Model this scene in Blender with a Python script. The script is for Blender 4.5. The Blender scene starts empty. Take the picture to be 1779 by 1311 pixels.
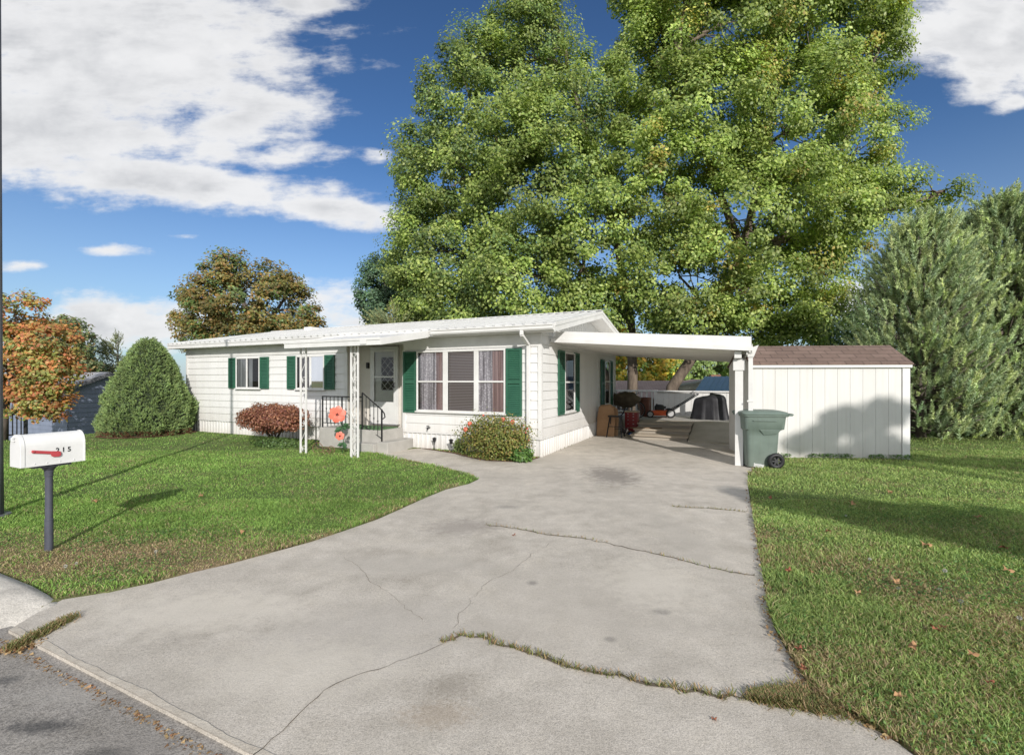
import bpy, math, random
import numpy as np
from mathutils import Vector, Matrix
random.seed(7)
rng = np.random.default_rng(7)
SC = bpy.context.scene
COL = SC.collection
F, HZ, CH = 810.0, 660.0, 1.6          # focal length in photo pixels, horizon row, eye height

def G(px, py, z=0.0):                   # point of the ground seen at a photo pixel
    d = (CH - z) * F / (py - HZ)
    return Vector(((px - 889.5) / F * d, d, z))
def P(px, py, d):                       # point at depth d
    return Vector(((px - 889.5) / F * d, d, CH - (py - HZ) / F * d))

A = math.radians(-25.2)                 # heading of the house
C0 = Vector((0.59, 9.64, 0))            # its near corner
U = Vector((math.cos(A), math.sin(A), 0))
E = Vector((-math.sin(A), math.cos(A), 0))
def H(u, s, z=0.0):
    return C0 + U * u + E * s + Vector((0, 0, z))
def US(x, y):
    dx, dy = x - C0.x, y - C0.y
    return dx * U.x + dy * U.y, dx * E.x + dy * E.y

# ------------------------------------------------------------------ mesh builder
class MB:
    def __init__(self, off=(0, 0, 0), tf=None):
        self.v, self.f, self.off, self.tf = [], [], Vector(off), tf
    def add(self, vs, fs):
        n = len(self.v)
        for p in vs:
            p = Vector(p)
            if self.tf: p = Vector(self.tf(p))
            self.v.append(tuple(p - self.off))
        self.f += [[i + n for i in f] for f in fs]
        return self
    def box(self, x0, x1, y0, y1, z0, z1):
        return self.add([(x0,y0,z0),(x1,y0,z0),(x1,y1,z0),(x0,y1,z0),(x0,y0,z1),(x1,y0,z1),(x1,y1,z1),(x0,y1,z1)],
                 [(0,3,2,1),(4,5,6,7),(0,1,5,4),(1,2,6,5),(2,3,7,6),(3,0,4,7)])
    def hexa(self, b, t):               # four bottom, four top points
        return self.add(list(b) + list(t), [(0,3,2,1),(4,5,6,7),(0,1,5,4),(1,2,6,5),(2,3,7,6),(3,0,4,7)])
    def bar(self, p, q, w, h, up=(0, 0, 1)):
        p, q = Vector(p), Vector(q); d = (q - p).normalized(); up = Vector(up)
        if abs(d.dot(up)) > .98: up = Vector((1, 0, 0))
        sx = d.cross(up).normalized() * w / 2; sy = sx.cross(d).normalized() * h / 2
        return self.hexa([p-sx-sy, p+sx-sy, p+sx+sy, p-sx+sy], [q-sx-sy, q+sx-sy, q+sx+sy, q-sx+sy])
    def tube(self, pts, r, n=8, cap=True):
        pts = [Vector(p) for p in pts]; k = len(pts)
        rs = r if hasattr(r, '__len__') else [r] * k
        vs, fs = [], []; prev = None
        for i, p in enumerate(pts):
            d = (pts[min(i+1, k-1)] - pts[max(i-1, 0)]).normalized()
            if prev is None:
                a = d.cross(Vector((0, 0, 1)) if abs(d.z) < .9 else Vector((1, 0, 0))).normalized()
            else:
                a = (prev - d * prev.dot(d)).normalized()
            prev = a; b = d.cross(a)
            for j in range(n):
                t = 2 * math.pi * j / n
                vs.append(p + (a * math.cos(t) + b * math.sin(t)) * rs[i])
        for i in range(k - 1):
            for j in range(n):
                fs.append((i*n+j, i*n+(j+1) % n, (i+1)*n+(j+1) % n, (i+1)*n+j))
        if cap:
            fs.append(tuple(range(n-1, -1, -1))); fs.append(tuple((k-1)*n+j for j in range(n)))
        return self.add(vs, fs)
    def cyl(self, p, q, r, n=16):
        return self.tube([p, q], r, n)
    def prism(self, poly, fn, a, b):    # poly of 2d points, fn(x, y, k) -> 3d
        n = len(poly)
        return self.add([fn(x, y, a) for x, y in poly] + [fn(x, y, b) for x, y in poly],
                 [tuple(range(n-1, -1, -1)), tuple(range(n, 2*n))] + [(i, (i+1) % n, n+(i+1) % n, n+i) for i in range(n)])
    def torus(self, c, ax, R, r, n=24, m=8):
        c, ax = Vector(c), Vector(ax).normalized()
        a = ax.cross(Vector((0, 0, 1)) if abs(ax.z) < .9 else Vector((1, 0, 0))).normalized(); b = ax.cross(a)
        vs, fs = [], []
        for i in range(n):
            t = 2*math.pi*i/n; d = a*math.cos(t)+b*math.sin(t)
            for j in range(m):
                s = 2*math.pi*j/m
                vs.append(c + d*(R+r*math.cos(s)) + ax*r*math.sin(s))
        for i in range(n):
            for j in range(m):
                fs.append((i*m+j, ((i+1) % n)*m+j, ((i+1) % n)*m+(j+1) % m, i*m+(j+1) % m))
        return self.add(vs, fs)
    def ball(self, c, r, n=16, m=10, fn=None):
        c = Vector(c); r = (r, r, r) if not hasattr(r, '__len__') else r
        vs, fs = [], []
        for i in range(m+1):
            ph = math.pi*i/m
            for j in range(n):
                t = 2*math.pi*j/n
                d = Vector((math.sin(ph)*math.cos(t), math.sin(ph)*math.sin(t), math.cos(ph)))
                k = fn(d) if fn else 1
                vs.append(c + Vector((d.x*r[0], d.y*r[1], d.z*r[2]))*k)
        for i in range(m):
            for j in range(n):
                fs.append((i*n+j, (i+1)*n+j, (i+1)*n+(j+1) % n, i*n+(j+1) % n))
        return self.add(vs, fs)
    def build(self, name, mat, parent=None, smooth=False, bevel=0, seg=2):
        me = bpy.data.meshes.new(name); me.from_pydata(self.v, [], self.f); me.update()
        import bmesh
        bm = bmesh.new(); bm.from_mesh(me); bmesh.ops.recalc_face_normals(bm, faces=bm.faces); bm.to_mesh(me); bm.free()
        me.materials.append(mat)
        if smooth: me.polygons.foreach_set('use_smooth', [True]*len(me.polygons))
        o = bpy.data.objects.new(name, me); COL.objects.link(o)
        if parent: o.parent = parent
        if bevel:
            b = o.modifiers.new('Bevel', 'BEVEL'); b.width = bevel; b.segments = seg; b.limit_method = 'ANGLE'
        return o

def np_mesh(name, V, Fc, mat, parent=None, col=None, smooth=False):
    me = bpy.data.meshes.new(name)
    V = np.asarray(V, np.float32); Fc = np.asarray(Fc, np.int32); nf, k = Fc.shape
    me.vertices.add(len(V)); me.vertices.foreach_set('co', V.ravel())
    me.loops.add(nf*k); me.loops.foreach_set('vertex_index', Fc.ravel())
    me.polygons.add(nf); me.polygons.foreach_set('loop_start', np.arange(0, nf*k, k, dtype=np.int32))
    if smooth: me.polygons.foreach_set('use_smooth', np.ones(nf, bool))
    me.update(calc_edges=True)
    if col is not None:
        at = me.color_attributes.new('Col', 'FLOAT_COLOR', 'POINT')
        c4 = np.ones((len(V), 4), np.float32); c4[:, :3] = col
        at.data.foreach_set('color', c4.ravel())
    me.materials.append(mat)
    o = bpy.data.objects.new(name, me); COL.objects.link(o)
    if parent: o.parent = parent
    return o

def tag(o, label=None, cat=None, group=None, kind=None):
    if label: o['label'] = label
    if cat: o['category'] = cat
    if group: o['group'] = group
    if kind: o['kind'] = kind
    return o
def thing(name, label, cat, loc=(0, 0, 0), rot=0.0, group=None):
    o = bpy.data.objects.new(name, None); COL.objects.link(o); o.empty_display_size = .2
    o.location = loc; o.rotation_euler = (0, 0, rot)
    return tag(o, label, cat, group)

# ------------------------------------------------------------------ materials
def nodes_of(name):
    m = bpy.data.materials.new(name); m.use_nodes = True
    nt = m.node_tree; return m, nt, nt.nodes['Principled BSDF'], nt.nodes['Material Output']
def nd(nt, typ, **kw):
    n = nt.nodes.new(typ)
    for k, v in kw.items():
        if k in n.inputs: n.inputs[k].default_value = v
        else: setattr(n, k, v)
    return n
def ramp(nt, fac, stops):
    r = nt.nodes.new('ShaderNodeValToRGB'); e = r.color_ramp.elements
    while len(e) < len(stops): e.new(.5)
    for i, (p, c) in enumerate(stops):
        e[i].position = p; e[i].color = (*c, 1) if len(c) == 3 else c
    nt.links.new(fac, r.inputs[0]); return r.outputs[0]
def mixc(nt, fac, a, b, mode='MIX'):
    m = nt.nodes.new('ShaderNodeMix'); m.data_type = 'RGBA'; m.blend_type = mode
    for sock, v in ((m.inputs[0], fac), (m.inputs[6], a), (m.inputs[7], b)):
        if isinstance(v, (int, float)): sock.default_value = v
        elif isinstance(v, tuple): sock.default_value = (*v, 1)
        else: nt.links.new(v, sock)
    return m.outputs[2]
def noise(nt, vec, scale, detail=4, rough=.55):
    n = nd(nt, 'ShaderNodeTexNoise'); n.inputs['Scale'].default_value = scale
    n.inputs['Detail'].default_value = detail; n.inputs['Roughness'].default_value = rough
    nt.links.new(vec, n.inputs['Vector']); return n.outputs['Fac']
def math_(nt, op, a, b=None, clamp=False):
    m = nt.nodes.new('ShaderNodeMath'); m.operation = op; m.use_clamp = clamp
    for i, v in enumerate((a, b)):
        if v is None: continue
        if isinstance(v, (int, float)): m.inputs[i].default_value = v
        else: nt.links.new(v, m.inputs[i])
    return m.outputs[0]
def objvec(nt, stretch=(1, 1, 1)):
    tc = nt.nodes.new('ShaderNodeTexCoord'); mp = nt.nodes.new('ShaderNodeMapping')
    mp.inputs['Scale'].default_value = stretch
    nt.links.new(tc.outputs['Object'], mp.inputs['Vector']); return mp.outputs[0]
def bump(nt, bs, h, strength=.3, dist=.01):
    b = nt.nodes.new('ShaderNodeBump'); b.inputs['Strength'].default_value = strength
    b.inputs['Distance'].default_value = dist
    nt.links.new(h, b.inputs['Height']); nt.links.new(b.outputs[0], bs.inputs['Normal'])

def pmat(name, c1, c2=None, scale=6, rough=.6, bmp=0, bscale=40, metal=0, stretch=(1, 1, 1), speck=0, spec=.4, grime=None):
    m, nt, bs, out = nodes_of(name)
    c2 = c2 or tuple(c*.78 for c in c1)
    v = objvec(nt, stretch)
    n1 = noise(nt, v, scale, 6)
    c = ramp(nt, n1, [(.3, c2), (.68, c1)])
    if speck:
        n2 = noise(nt, v, scale*24, 2)
        s = ramp(nt, n2, [(.35, (1-speck,)*3), (.6, (1, 1, 1))])
        c = mixc(nt, 1.0, c, s, 'MULTIPLY')
    if grime:                            # splash dirt towards the ground and faint run-off streaks
        z0, z1, gc_ = grime
        tcg = nt.nodes.new('ShaderNodeTexCoord'); sg = nt.nodes.new('ShaderNodeSeparateXYZ'); nt.links.new(tcg.outputs['Object'], sg.inputs[0])
        mg_ = nt.nodes.new('ShaderNodeMapRange'); mg_.inputs[1].default_value = z1; mg_.inputs[2].default_value = z0; nt.links.new(sg.outputs[2], mg_.inputs[0])
        ns = noise(nt, objvec(nt, (9, 9, .7)), 1.0, 5, .65)
        f_ = math_(nt, 'MULTIPLY', math_(nt, 'POWER', mg_.outputs[0], 1.6), math_(nt, 'MULTIPLY', ns, .75), True)
        c = mixc(nt, f_, c, gc_)
        c = mixc(nt, 1.0, c, ramp(nt, noise(nt, objvec(nt, (16, 16, .45)), 1.0, 4, .6), [(.30, (.94, .93, .915)), (.5, (1, 1, 1))]), 'MULTIPLY')
    nt.links.new(c, bs.inputs['Base Color'])
    bs.inputs['Roughness'].default_value = rough; bs.inputs['Metallic'].default_value = metal
    bs.inputs['Specular IOR Level'].default_value = spec
    if bmp: bump(nt, bs, noise(nt, v, bscale, 4), bmp, .006)
    return m

def attr_mat(name, rough=.55, trans=.3, spec=.25, tgain=(1.3, 1.35, .7)):
    m, nt, bs, out = nodes_of(name)
    at = nt.nodes.new('ShaderNodeVertexColor'); at.layer_name = 'Col'
    nt.links.new(at.outputs[0], bs.inputs['Base Color'])
    bs.inputs['Roughness'].default_value = rough; bs.inputs['Specular IOR Level'].default_value = spec
    if trans:
        tr = nt.nodes.new('ShaderNodeBsdfTranslucent'); mx = nt.nodes.new('ShaderNodeMixShader')
        mx.inputs[0].default_value = trans
        nt.links.new(mixc(nt, 1.0, at.outputs[0], tgain, 'MULTIPLY'), tr.inputs[0])
        nt.links.new(bs.outputs[0], mx.inputs[1]); nt.links.new(tr.outputs[0], mx.inputs[2])
        nt.links.new(mx.outputs[0], out.inputs[0])
    return m

def glass_mat(name, tint=(.8, .85, .85), refl=1.0):
    m, nt, bs, out = nodes_of(name)
    nt.nodes.remove(bs)
    tr = nt.nodes.new('ShaderNodeBsdfTransparent'); tr.inputs[0].default_value = (*tint, 1)
    gl = nt.nodes.new('ShaderNodeBsdfGlossy'); gl.inputs['Roughness'].default_value = .02
    gl.inputs[0].default_value = (.9, .92, .95, 1)
    fr = nt.nodes.new('ShaderNodeFresnel'); fr.inputs[0].default_value = 1.5
    f2 = math_(nt, 'MULTIPLY', fr.outputs[0], 1.7*refl, True)
    mx = nt.nodes.new('ShaderNodeMixShader')
    nt.links.new(f2, mx.inputs[0]); nt.links.new(tr.outputs[0], mx.inputs[1]); nt.links.new(gl.outputs[0], mx.inputs[2])
    nt.links.new(mx.outputs[0], out.inputs[0]); return m

M = {}
M['siding'] = pmat('white_siding', (.76, .755, .74), (.69, .685, .67), 1.6, .5, .05, 60, stretch=(1, 1, .35), grime=(.3, .95, (.46, .42, .36)))
M['white'] = pmat('white_paint', (.72, .715, .695), (.63, .62, .60), 3, .45)
M['skirt'] = pmat('skirting_metal', (.74, .735, .72), (.63, .62, .60), 2.2, .45, stretch=(1, 1, .5), grime=(-.02, .34, (.40, .34, .27)))
M['tanwall'] = pmat('recess_panel', (.66, .62, .56), (.60, .56, .50), 3, .6)
M['roofmetal'] = pmat('white_roof_metal', (.68, .68, .67), (.58, .58, .57), 1.5, .38)
M['green'] = pmat('green_shutter', (.034, .125, .075), (.024, .098, .06), 4, .45)
M['dark'] = pmat('dark_interior', (.02, .018, .017), (.012, .011, .01), 3, .8)
M['glass'] = glass_mat('window_glass', (.90, .91, .91), .5)
M['blackmetal'] = pmat('black_iron', (.018, .018, .02), (.012, .012, .012), 8, .42)
M['blackplastic'] = pmat('black_plastic', (.022, .022, .024), (.014, .014, .015), 8, .5)
M['wood'] = pmat('weathered_wood', (.50, .43, .34), (.36, .30, .235), 3, .8, .3, 30, stretch=(.4, 5, 5))
M['woodbrown'] = pmat('brown_wood', (.25, .17, .10), (.16, .105, .06), 4, .75, .2, 30, stretch=(5, 5, .6))
M['card'] = pmat('cardboard', (.44, .27, .15), (.35, .205, .11), 3, .85)
M['bark'] = pmat('bark', (.21, .165, .125), (.07, .052, .04), 7, .9, 1.0, 16, stretch=(1, 1, .3))
M['bark2'] = pmat('grey_bark', (.17, .14, .12), (.07, .055, .045), 9, .9, .8, 20, stretch=(1, 1, .4))
M['mail'] = pmat('mailbox_white', (.74, .74, .725), (.66, .66, .645), 5, .35)
M['postgrey'] = pmat('post_bluegrey', (.085, .09, .115), (.06, .063, .08), 9, .5)
M['red'] = pmat('flag_red', (.50, .07, .08), (.40, .05, .06), 7, .45)
M['toolred'] = pmat('tool_chest_red', (.24, .012, .015), (.17, .01, .012), 7, .35)
M['bingreen'] = pmat('bin_green', (.155, .20, .172), (.12, .157, .135), 4, .5, .08, 120, grime=(0, .5, (.17, .17, .145)))
M['orange'] = pmat('mower_orange', (.62, .10, .025), (.5, .08, .02), 6, .35)
M['steel'] = pmat('grey_steel', (.42, .42, .42), (.3, .3, .3), 9, .4, metal=.6)
M['tarp'] = pmat('brown_tarp', (.13, .10, .065), (.07, .055, .036), 6, .75, .4, 20)
M['cover'] = pmat('grill_cover', (.028, .028, .033), (.009, .009, .011), 4, .5, .4, 14)
M['pot'] = pmat('brown_pot', (.17, .065, .04), (.12, .045, .03), 5, .5)
M['coral'] = pmat('coral_metal', (.78, .20, .135), (.68, .15, .10), 14, .4)
M['leafmetal'] = pmat('leaf_green_metal', (.05, .12, .05), (.035, .08, .035), 10, .45)
M['pole'] = pmat('pole_steel', (.12, .125, .14), (.085, .088, .1), 5, .5)
M['bluesiding'] = pmat('bluegrey_siding', (.235, .27, .36), (.19, .22, .30), 3, .6)
M['greyroof'] = pmat('grey_roof', (.36, .36, .37), (.28, .28, .29), 5, .6)
M['blueroof'] = pmat('blue_roof_metal', (.50, .68, .80), (.44, .62, .75), 4, .4)  # colour lightened to look sunlit, the roof lies in the maple's shadow
M['brick'] = pmat('brown_brick', (.26, .13, .09), (.2, .1, .07), 6, .8)
M['bluemat'] = pmat('blue_mat', (.05, .16, .42), (.04, .12, .34), 8, .7)
M['mulch'] = pmat('mulch', (.22, .105, .06), (.10, .05, .03), 18, .95, .8, 40)
M['greenmat'] = pmat('green_turf_mat', (.09, .19, .075), (.06, .13, .05), 40, .95, .5, 90)
M['stepconc'] = pmat('step_concrete', (.47, .45, .415), (.36, .345, .315), 3.5, .85, .3, 70, speck=.12)

def striped_curtain(name, kind):
    m, nt, bs, out = nodes_of(name)
    v = objvec(nt)
    if kind == 'lace':
        fold = noise(nt, objvec(nt, (22, 22, .8)), 1.0, 2)
        pat = nt.nodes.new('ShaderNodeTexVoronoi'); pat.inputs['Scale'].default_value = 26
        nt.links.new(v, pat.inputs['Vector'])
        a = ramp(nt, fold, [(.35, (.17, .15, .16)), (.64, (.60, .57, .60))])
        b = ramp(nt, pat.outputs['Distance'], [(.15, (1, 1, 1)), (.5, (.55, .53, .55))])
        c = mixc(nt, 1.0, a, b, 'MULTIPLY')
    elif kind == 'drape':
        fold = noise(nt, objvec(nt, (26, 26, .5)), 1.0, 2)
        c = ramp(nt, fold, [(.35, (.10, .06, .06)), (.66, (.30, .20, .19))])
    elif kind == 'blind':
        w = nt.nodes.new('ShaderNodeTexWave'); w.bands_direction = 'Z'; w.inputs['Scale'].default_value = 9
        nt.links.new(v, w.inputs['Vector'])
        c = ramp(nt, w.outputs['Fac'], [(.2, (.22, .17, .165)), (.8, (.56, .48, .46))])
    else:
        fold = noise(nt, objvec(nt, (14, 14, .6)), 1.0, 2)
        c = ramp(nt, fold, [(.35, (.30, .30, .31)), (.66, (.62, .62, .62))])
    nt.links.new(c, bs.inputs['Base Color']); bs.inputs['Roughness'].default_value = .9
    return m
for k in ('lace', 'drape', 'blind', 'sheer'): M[k] = striped_curtain('curtain_'+k, k)

def shingle_mat(name, c1, c2, c3, row=.14, w=.33):
    m, nt, bs, out = nodes_of(name)
    tc = nt.nodes.new('ShaderNodeTexCoord')
    br = nt.nodes.new('ShaderNodeTexBrick')
    br.inputs['Scale'].default_value = 1; br.inputs['Brick Width'].default_value = w; br.inputs['Row Height'].default_value = row
    br.inputs['Mortar Size'].default_value = .007
    br.inputs['Color1'].default_value = (*c1, 1); br.inputs['Color2'].default_value = (*c2, 1); br.inputs['Mortar'].default_value = (*c3, 1)
    nt.links.new(tc.outputs['UV'], br.inputs['Vector'])
    n = noise(nt, tc.outputs['Object'], 60, 3)
    c = mixc(nt, 1.0, br.outputs['Color'], ramp(nt, n, [(.3, (.72,)*3), (.7, (1.1,)*3)]), 'MULTIPLY')
    n2 = noise(nt, tc.outputs['Object'], 1.6, 4)
    c = mixc(nt, 1.0, c, ramp(nt, n2, [(.3, (.8,)*3), (.7, (1.05,)*3)]), 'MULTIPLY')
    nt.links.new(c, bs.inputs['Base Color']); bs.inputs['Roughness'].default_value = .9
    bump(nt, bs, br.outputs['Fac'], -.5, .01)
    return m
M['shingle'] = shingle_mat('brown_shingles', (.21, .145, .118), (.165, .112, .09), (.06, .042, .034))
M['shingle2'] = shingle_mat('grey_brown_shingles', (.48, .36, .31), (.42, .31, .265), (.18, .14, .12))  # shingle colours raised in place of sunlight, the maple shades this roof

def concrete_mat(name, base, dark, stains, street=False):
    m, nt, bs, out = nodes_of(name)
    v = objvec(nt)
    big = noise(nt, v, .55, 5, .6); pat = noise(nt, v, 1.9, 7, .62); mid = noise(nt, v, 5, 6, .65); fine = noise(nt, v, 130, 3, .7); spk = noise(nt, v, 48, 4, .75); grit = noise(nt, v, 330, 1)
    c = ramp(nt, big, [(.3, dark), (.62, base)])
    c = mixc(nt, 1.0, c, ramp(nt, mid, [(.3, (.84, .835, .82)), (.65, (1.04, 1.04, 1.04))]), 'MULTIPLY')
    c = mixc(nt, 1.0, c, ramp(nt, spk, [(.30, (.62 if street else .78,)*3), (.52, (1.03,)*3), (.75, (1.12,)*3)]), 'MULTIPLY')
    c = mixc(nt, 1.0, c, ramp(nt, pat, [(.28, (.80, .79, .775)), (.5, (1, 1, 1)), (.75, (1.08, 1.07, 1.05))]), 'MULTIPLY')
    lo = .5 if street else .66
    c = mixc(nt, 1.0, c, ramp(nt, fine, [(.33, (lo,)*3), (.56, (1.05,)*3)]), 'MULTIPLY')
    c = mixc(nt, 1.0, c, ramp(nt, grit, [(.3, (.82,)*3), (.55, (1.02,)*3)]), 'MULTIPLY')
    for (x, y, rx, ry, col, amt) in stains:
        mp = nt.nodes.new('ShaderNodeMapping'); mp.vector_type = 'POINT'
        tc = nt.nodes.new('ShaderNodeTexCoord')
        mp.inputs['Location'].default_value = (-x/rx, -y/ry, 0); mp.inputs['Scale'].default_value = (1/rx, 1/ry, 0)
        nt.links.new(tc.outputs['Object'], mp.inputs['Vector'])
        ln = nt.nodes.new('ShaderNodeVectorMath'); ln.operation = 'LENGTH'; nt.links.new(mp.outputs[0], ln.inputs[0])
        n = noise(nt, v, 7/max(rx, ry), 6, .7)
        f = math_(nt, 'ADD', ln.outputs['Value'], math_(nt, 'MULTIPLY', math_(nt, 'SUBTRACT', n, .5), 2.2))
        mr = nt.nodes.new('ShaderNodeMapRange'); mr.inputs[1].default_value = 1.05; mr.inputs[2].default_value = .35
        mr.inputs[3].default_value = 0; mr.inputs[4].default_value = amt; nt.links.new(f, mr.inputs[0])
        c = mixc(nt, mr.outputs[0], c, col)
    nt.links.new(c, bs.inputs['Base Color']); bs.inputs['Roughness'].default_value = .88
    bs.inputs['Specular IOR Level'].default_value = .25
    h = math_(nt, 'ADD', math_(nt, 'MULTIPLY', mid, 2.0), math_(nt, 'ADD', fine, spk))
    bump(nt, bs, h, .5, .004 if not street else .008)
    return m

# ------------------------------------------------------------------ terrain
def sst(a, b, x):
    t = np.clip((x-a)/(b-a), 0, 1); return t*t*(3-2*t)
def vnoise(x, y, sc, seed=0):           # cheap smooth noise, about 0..1
    r = np.random.default_rng(seed); o = np.zeros_like(x, dtype=float); amp = 0
    for k in range(7):
        a = r.uniform(0, 2*math.pi); f = sc*(.6+1.7*r.random()); ph = r.uniform(0, 6.28); w = 1/(1+.25*k)
        o += w*np.sin((x*math.cos(a)+y*math.sin(a))*f+ph+1.3*np.sin((y*math.cos(a)-x*math.sin(a))*f*.7+ph*2)); amp += w
    return .5+.5*o/amp*1.6

DRIVE = [H(-.62, -7.645), G(100, 1042), G(160, 1033), G(200, 1026), G(265, 1012), G(330, 995), G(400, 979), G(470, 960), G(540, 941), G(600, 921),
         G(655, 902), G(700, 882), G(740, 864), G(775, 850), G(815, 840), G(832, 832), G(815, 823), G(760, 809), G(700, 797), H(-3.45, -1.06),
         H(-3.1, 0.02), H(-2.6, -.1), H(-1.9, -.3), H(-1.3, -.62), H(-.8, -.8), H(-.1, -.62), H(.0, .02), H(0.02, 6.42), H(3.95, 6.42), H(3.95, .45), G(1299, 818),
         G(1300, 850), G(1308, 895), G(1316, 950), G(1326, 1003), G(1333, 1050), G(1345, 1090), G(1372, 1140), G(1405, 1190), G(1440, 1222), G(1500, 1255),
         G(1560, 1290), G(1600, 1320), H(4.5, -6.6), H(5.0, -7.645)]
dp = np.array([(p.x, p.y) for p in DRIVE])
def inside(x, y, poly=dp):
    c = np.zeros(x.shape, bool); n = len(poly); j = n-1
    for i in range(n):
        xi, yi = poly[i]; xj, yj = poly[j]
        hit = ((yi > y) != (yj > y)) & (x < (xj-xi)*(y-yi)/(yj-yi+1e-12)+xi)
        c ^= hit; j = i
    return c
def edge_dist(x, y, poly=dp):
    d = np.full(x.shape, 1e9); n = len(poly)
    for i in range(n):
        ax, ay = poly[i]; bx, by = poly[(i+1) % n]
        L = (bx-ax)**2+(by-ay)**2+1e-12
        t = np.clip(((x-ax)*(bx-ax)+(y-ay)*(by-ay))/L, 0, 1)
        d = np.minimum(d, np.hypot(x-ax-t*(bx-ax), y-ay-t*(by-ay)))
    return d
def gus(x, y):
    dx, dy = x-C0.x, y-C0.y
    return dx*U.x+dy*U.y, dx*E.x+dy*E.y
def gz(x, y):
    u, s = gus(x, y)
    z = .012+.03*(vnoise(x, y, .7, 3)-.5)*sst(0, 1.2, edge_dist(x, y))
    z = z-1.3*sst(13.2, 20, -u)-1.9*sst(9.3, 15, s)
    z = np.where(s < -7.5, -.12, z)
    ins = inside(x, y)
    z = np.where(ins, -.06, z)
    u2 = (u > -3) & (u < 6.5) & (s > 6.2) & (s < 9.1)
    return np.where(u2, -.1, z)
def dry(x, y):                           # 0 lush .. 1 straw
    u, s = gus(x, y)
    n = vnoise(x, y, 2.3, 11); n2 = vnoise(x, y, 6.5, 12)
    left = (1-sst(4.2, 5.3, y))*(u < 1)
    nearmail = np.exp(-((x+4.2)**2+(y-4.15)**2)/.30)
    right = (u > 2)*(1-sst(3.4, 5.8, y))*.62
    e = np.exp(-edge_dist(x, y)/.12)*.55
    v = .12*n+left*(.38+.9*(n-.4))+right*(.22+1.1*(n-.3))+nearmail*.7+e*n2+.35*(n2-.5)
    return np.clip(v, 0, 1)

def axis(a, b, step, far):
    c = list(np.arange(a, b+1e-6, step)); s = step; lo = [a]; hi = [c[-1]]
    while hi[-1] < far: s *= 1.35; hi.append(hi[-1]+s)
    s = step
    while lo[-1] > -far: s *= 1.35; lo.append(lo[-1]-s)
    return np.array(lo[:0:-1]+c+hi[1:])
xs, ys = axis(-15, 18, .13, 600), axis(.8, 20, .13, 600)
X, Y = np.meshgrid(xs, ys); Z = gz(X.ravel(), Y.ravel())
V = np.stack([X.ravel(), Y.ravel(), Z], 1)
nx, ny = len(xs), len(ys)
ii = (np.arange(ny-1)[:, None]*nx+np.arange(nx-1)[None]).ravel()
Fc = np.stack([ii, ii+1, ii+nx+1, ii+nx], 1)
dv = dry(V[:, 0], V[:, 1])[:, None]
gcol = np.array([.125, .185, .055])*(1-dv)+np.array([.27, .205, .125])*dv
mg, nt, bs, out = nodes_of('lawn_ground')
at = nt.nodes.new('ShaderNodeVertexColor'); at.layer_name = 'Col'
vv = objvec(nt)
c = mixc(nt, 1.0, at.outputs[0], ramp(nt, noise(nt, vv, 40, 5, .7), [(.3, (.45,)*3), (.7, (1.35,)*3)]), 'MULTIPLY')
c = mixc(nt, 1.0, c, ramp(nt, noise(nt, vv, 3, 4, .6), [(.3, (.75,)*3), (.7, (1.15,)*3)]), 'MULTIPLY')
nt.links.new(c, bs.inputs['Base Color']); bs.inputs['Roughness'].default_value = .95; bs.inputs['Specular IOR Level'].default_value = .1
bump(nt, bs, noise(nt, vv, 60, 4, .7), .8, .02)
tag(np_mesh('ground', V, Fc, mg, None, gcol, True), kind='structure')

def flat(name, pts, z, mat, thick=.1, label=None):
    n = len(pts); mb = MB()
    mb.add([(p[0], p[1], z) for p in pts]+[(p[0], p[1], z-thick) for p in pts],
           [tuple(range(n))]+[(i, i+n, (i+1) % n+n, (i+1) % n) for i in range(n)])
    o = mb.build(name, mat); return tag(o, kind='structure')
g = lambda px, py: (lambda p: (p.x, p.y))(G(px, py))
def stain(px, py, rx, ry, col, amt): x, y = g(px, py); return (x, y, rx, ry, col, amt)
DK = (.16, .15, .14); RU = (.30, .23, .16)
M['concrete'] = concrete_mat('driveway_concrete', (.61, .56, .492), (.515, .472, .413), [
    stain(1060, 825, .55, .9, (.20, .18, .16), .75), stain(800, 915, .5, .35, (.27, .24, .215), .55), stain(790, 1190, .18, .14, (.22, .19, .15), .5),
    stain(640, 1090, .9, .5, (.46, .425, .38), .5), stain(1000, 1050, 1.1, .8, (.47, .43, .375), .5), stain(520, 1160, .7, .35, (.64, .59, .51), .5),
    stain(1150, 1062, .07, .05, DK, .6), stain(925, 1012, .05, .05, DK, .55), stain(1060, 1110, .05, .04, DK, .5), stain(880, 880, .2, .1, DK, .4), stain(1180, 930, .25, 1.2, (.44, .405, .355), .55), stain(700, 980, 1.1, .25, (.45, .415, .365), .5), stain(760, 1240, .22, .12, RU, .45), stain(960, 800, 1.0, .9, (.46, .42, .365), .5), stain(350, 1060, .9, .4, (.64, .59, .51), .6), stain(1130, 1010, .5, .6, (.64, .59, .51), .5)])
M['asphalt'] = concrete_mat('street_asphalt', (.42, .39, .355), (.33, .307, .28), [
    stain(70, 1255, .20, .06, (.06, .06, .06), .75), stain(185, 1300, .14, .045, (.065, .065, .06), .7), stain(10, 1175, .1, .05, (.08, .08, .08), .6), stain(250, 1290, .3, .1, (.24, .22, .2), .5), stain(120, 1200, .3, .08, (.40, .375, .34), .5)], True)
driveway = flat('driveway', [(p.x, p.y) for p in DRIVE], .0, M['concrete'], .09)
flat('road', [H(-90, -7.6)[:2], H(-90, -17)[:2], H(90, -17)[:2], H(90, -7.6)[:2]], -.018, M['asphalt'], .1)
patio = MB(); patio.tf = lambda p: H(p.x, p.y, p.z)
patio.box(-3, 6.4, 6.4, 9.0, -.2, .33); tag(patio.build('patio', M['stepconc']), kind='structure')

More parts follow.
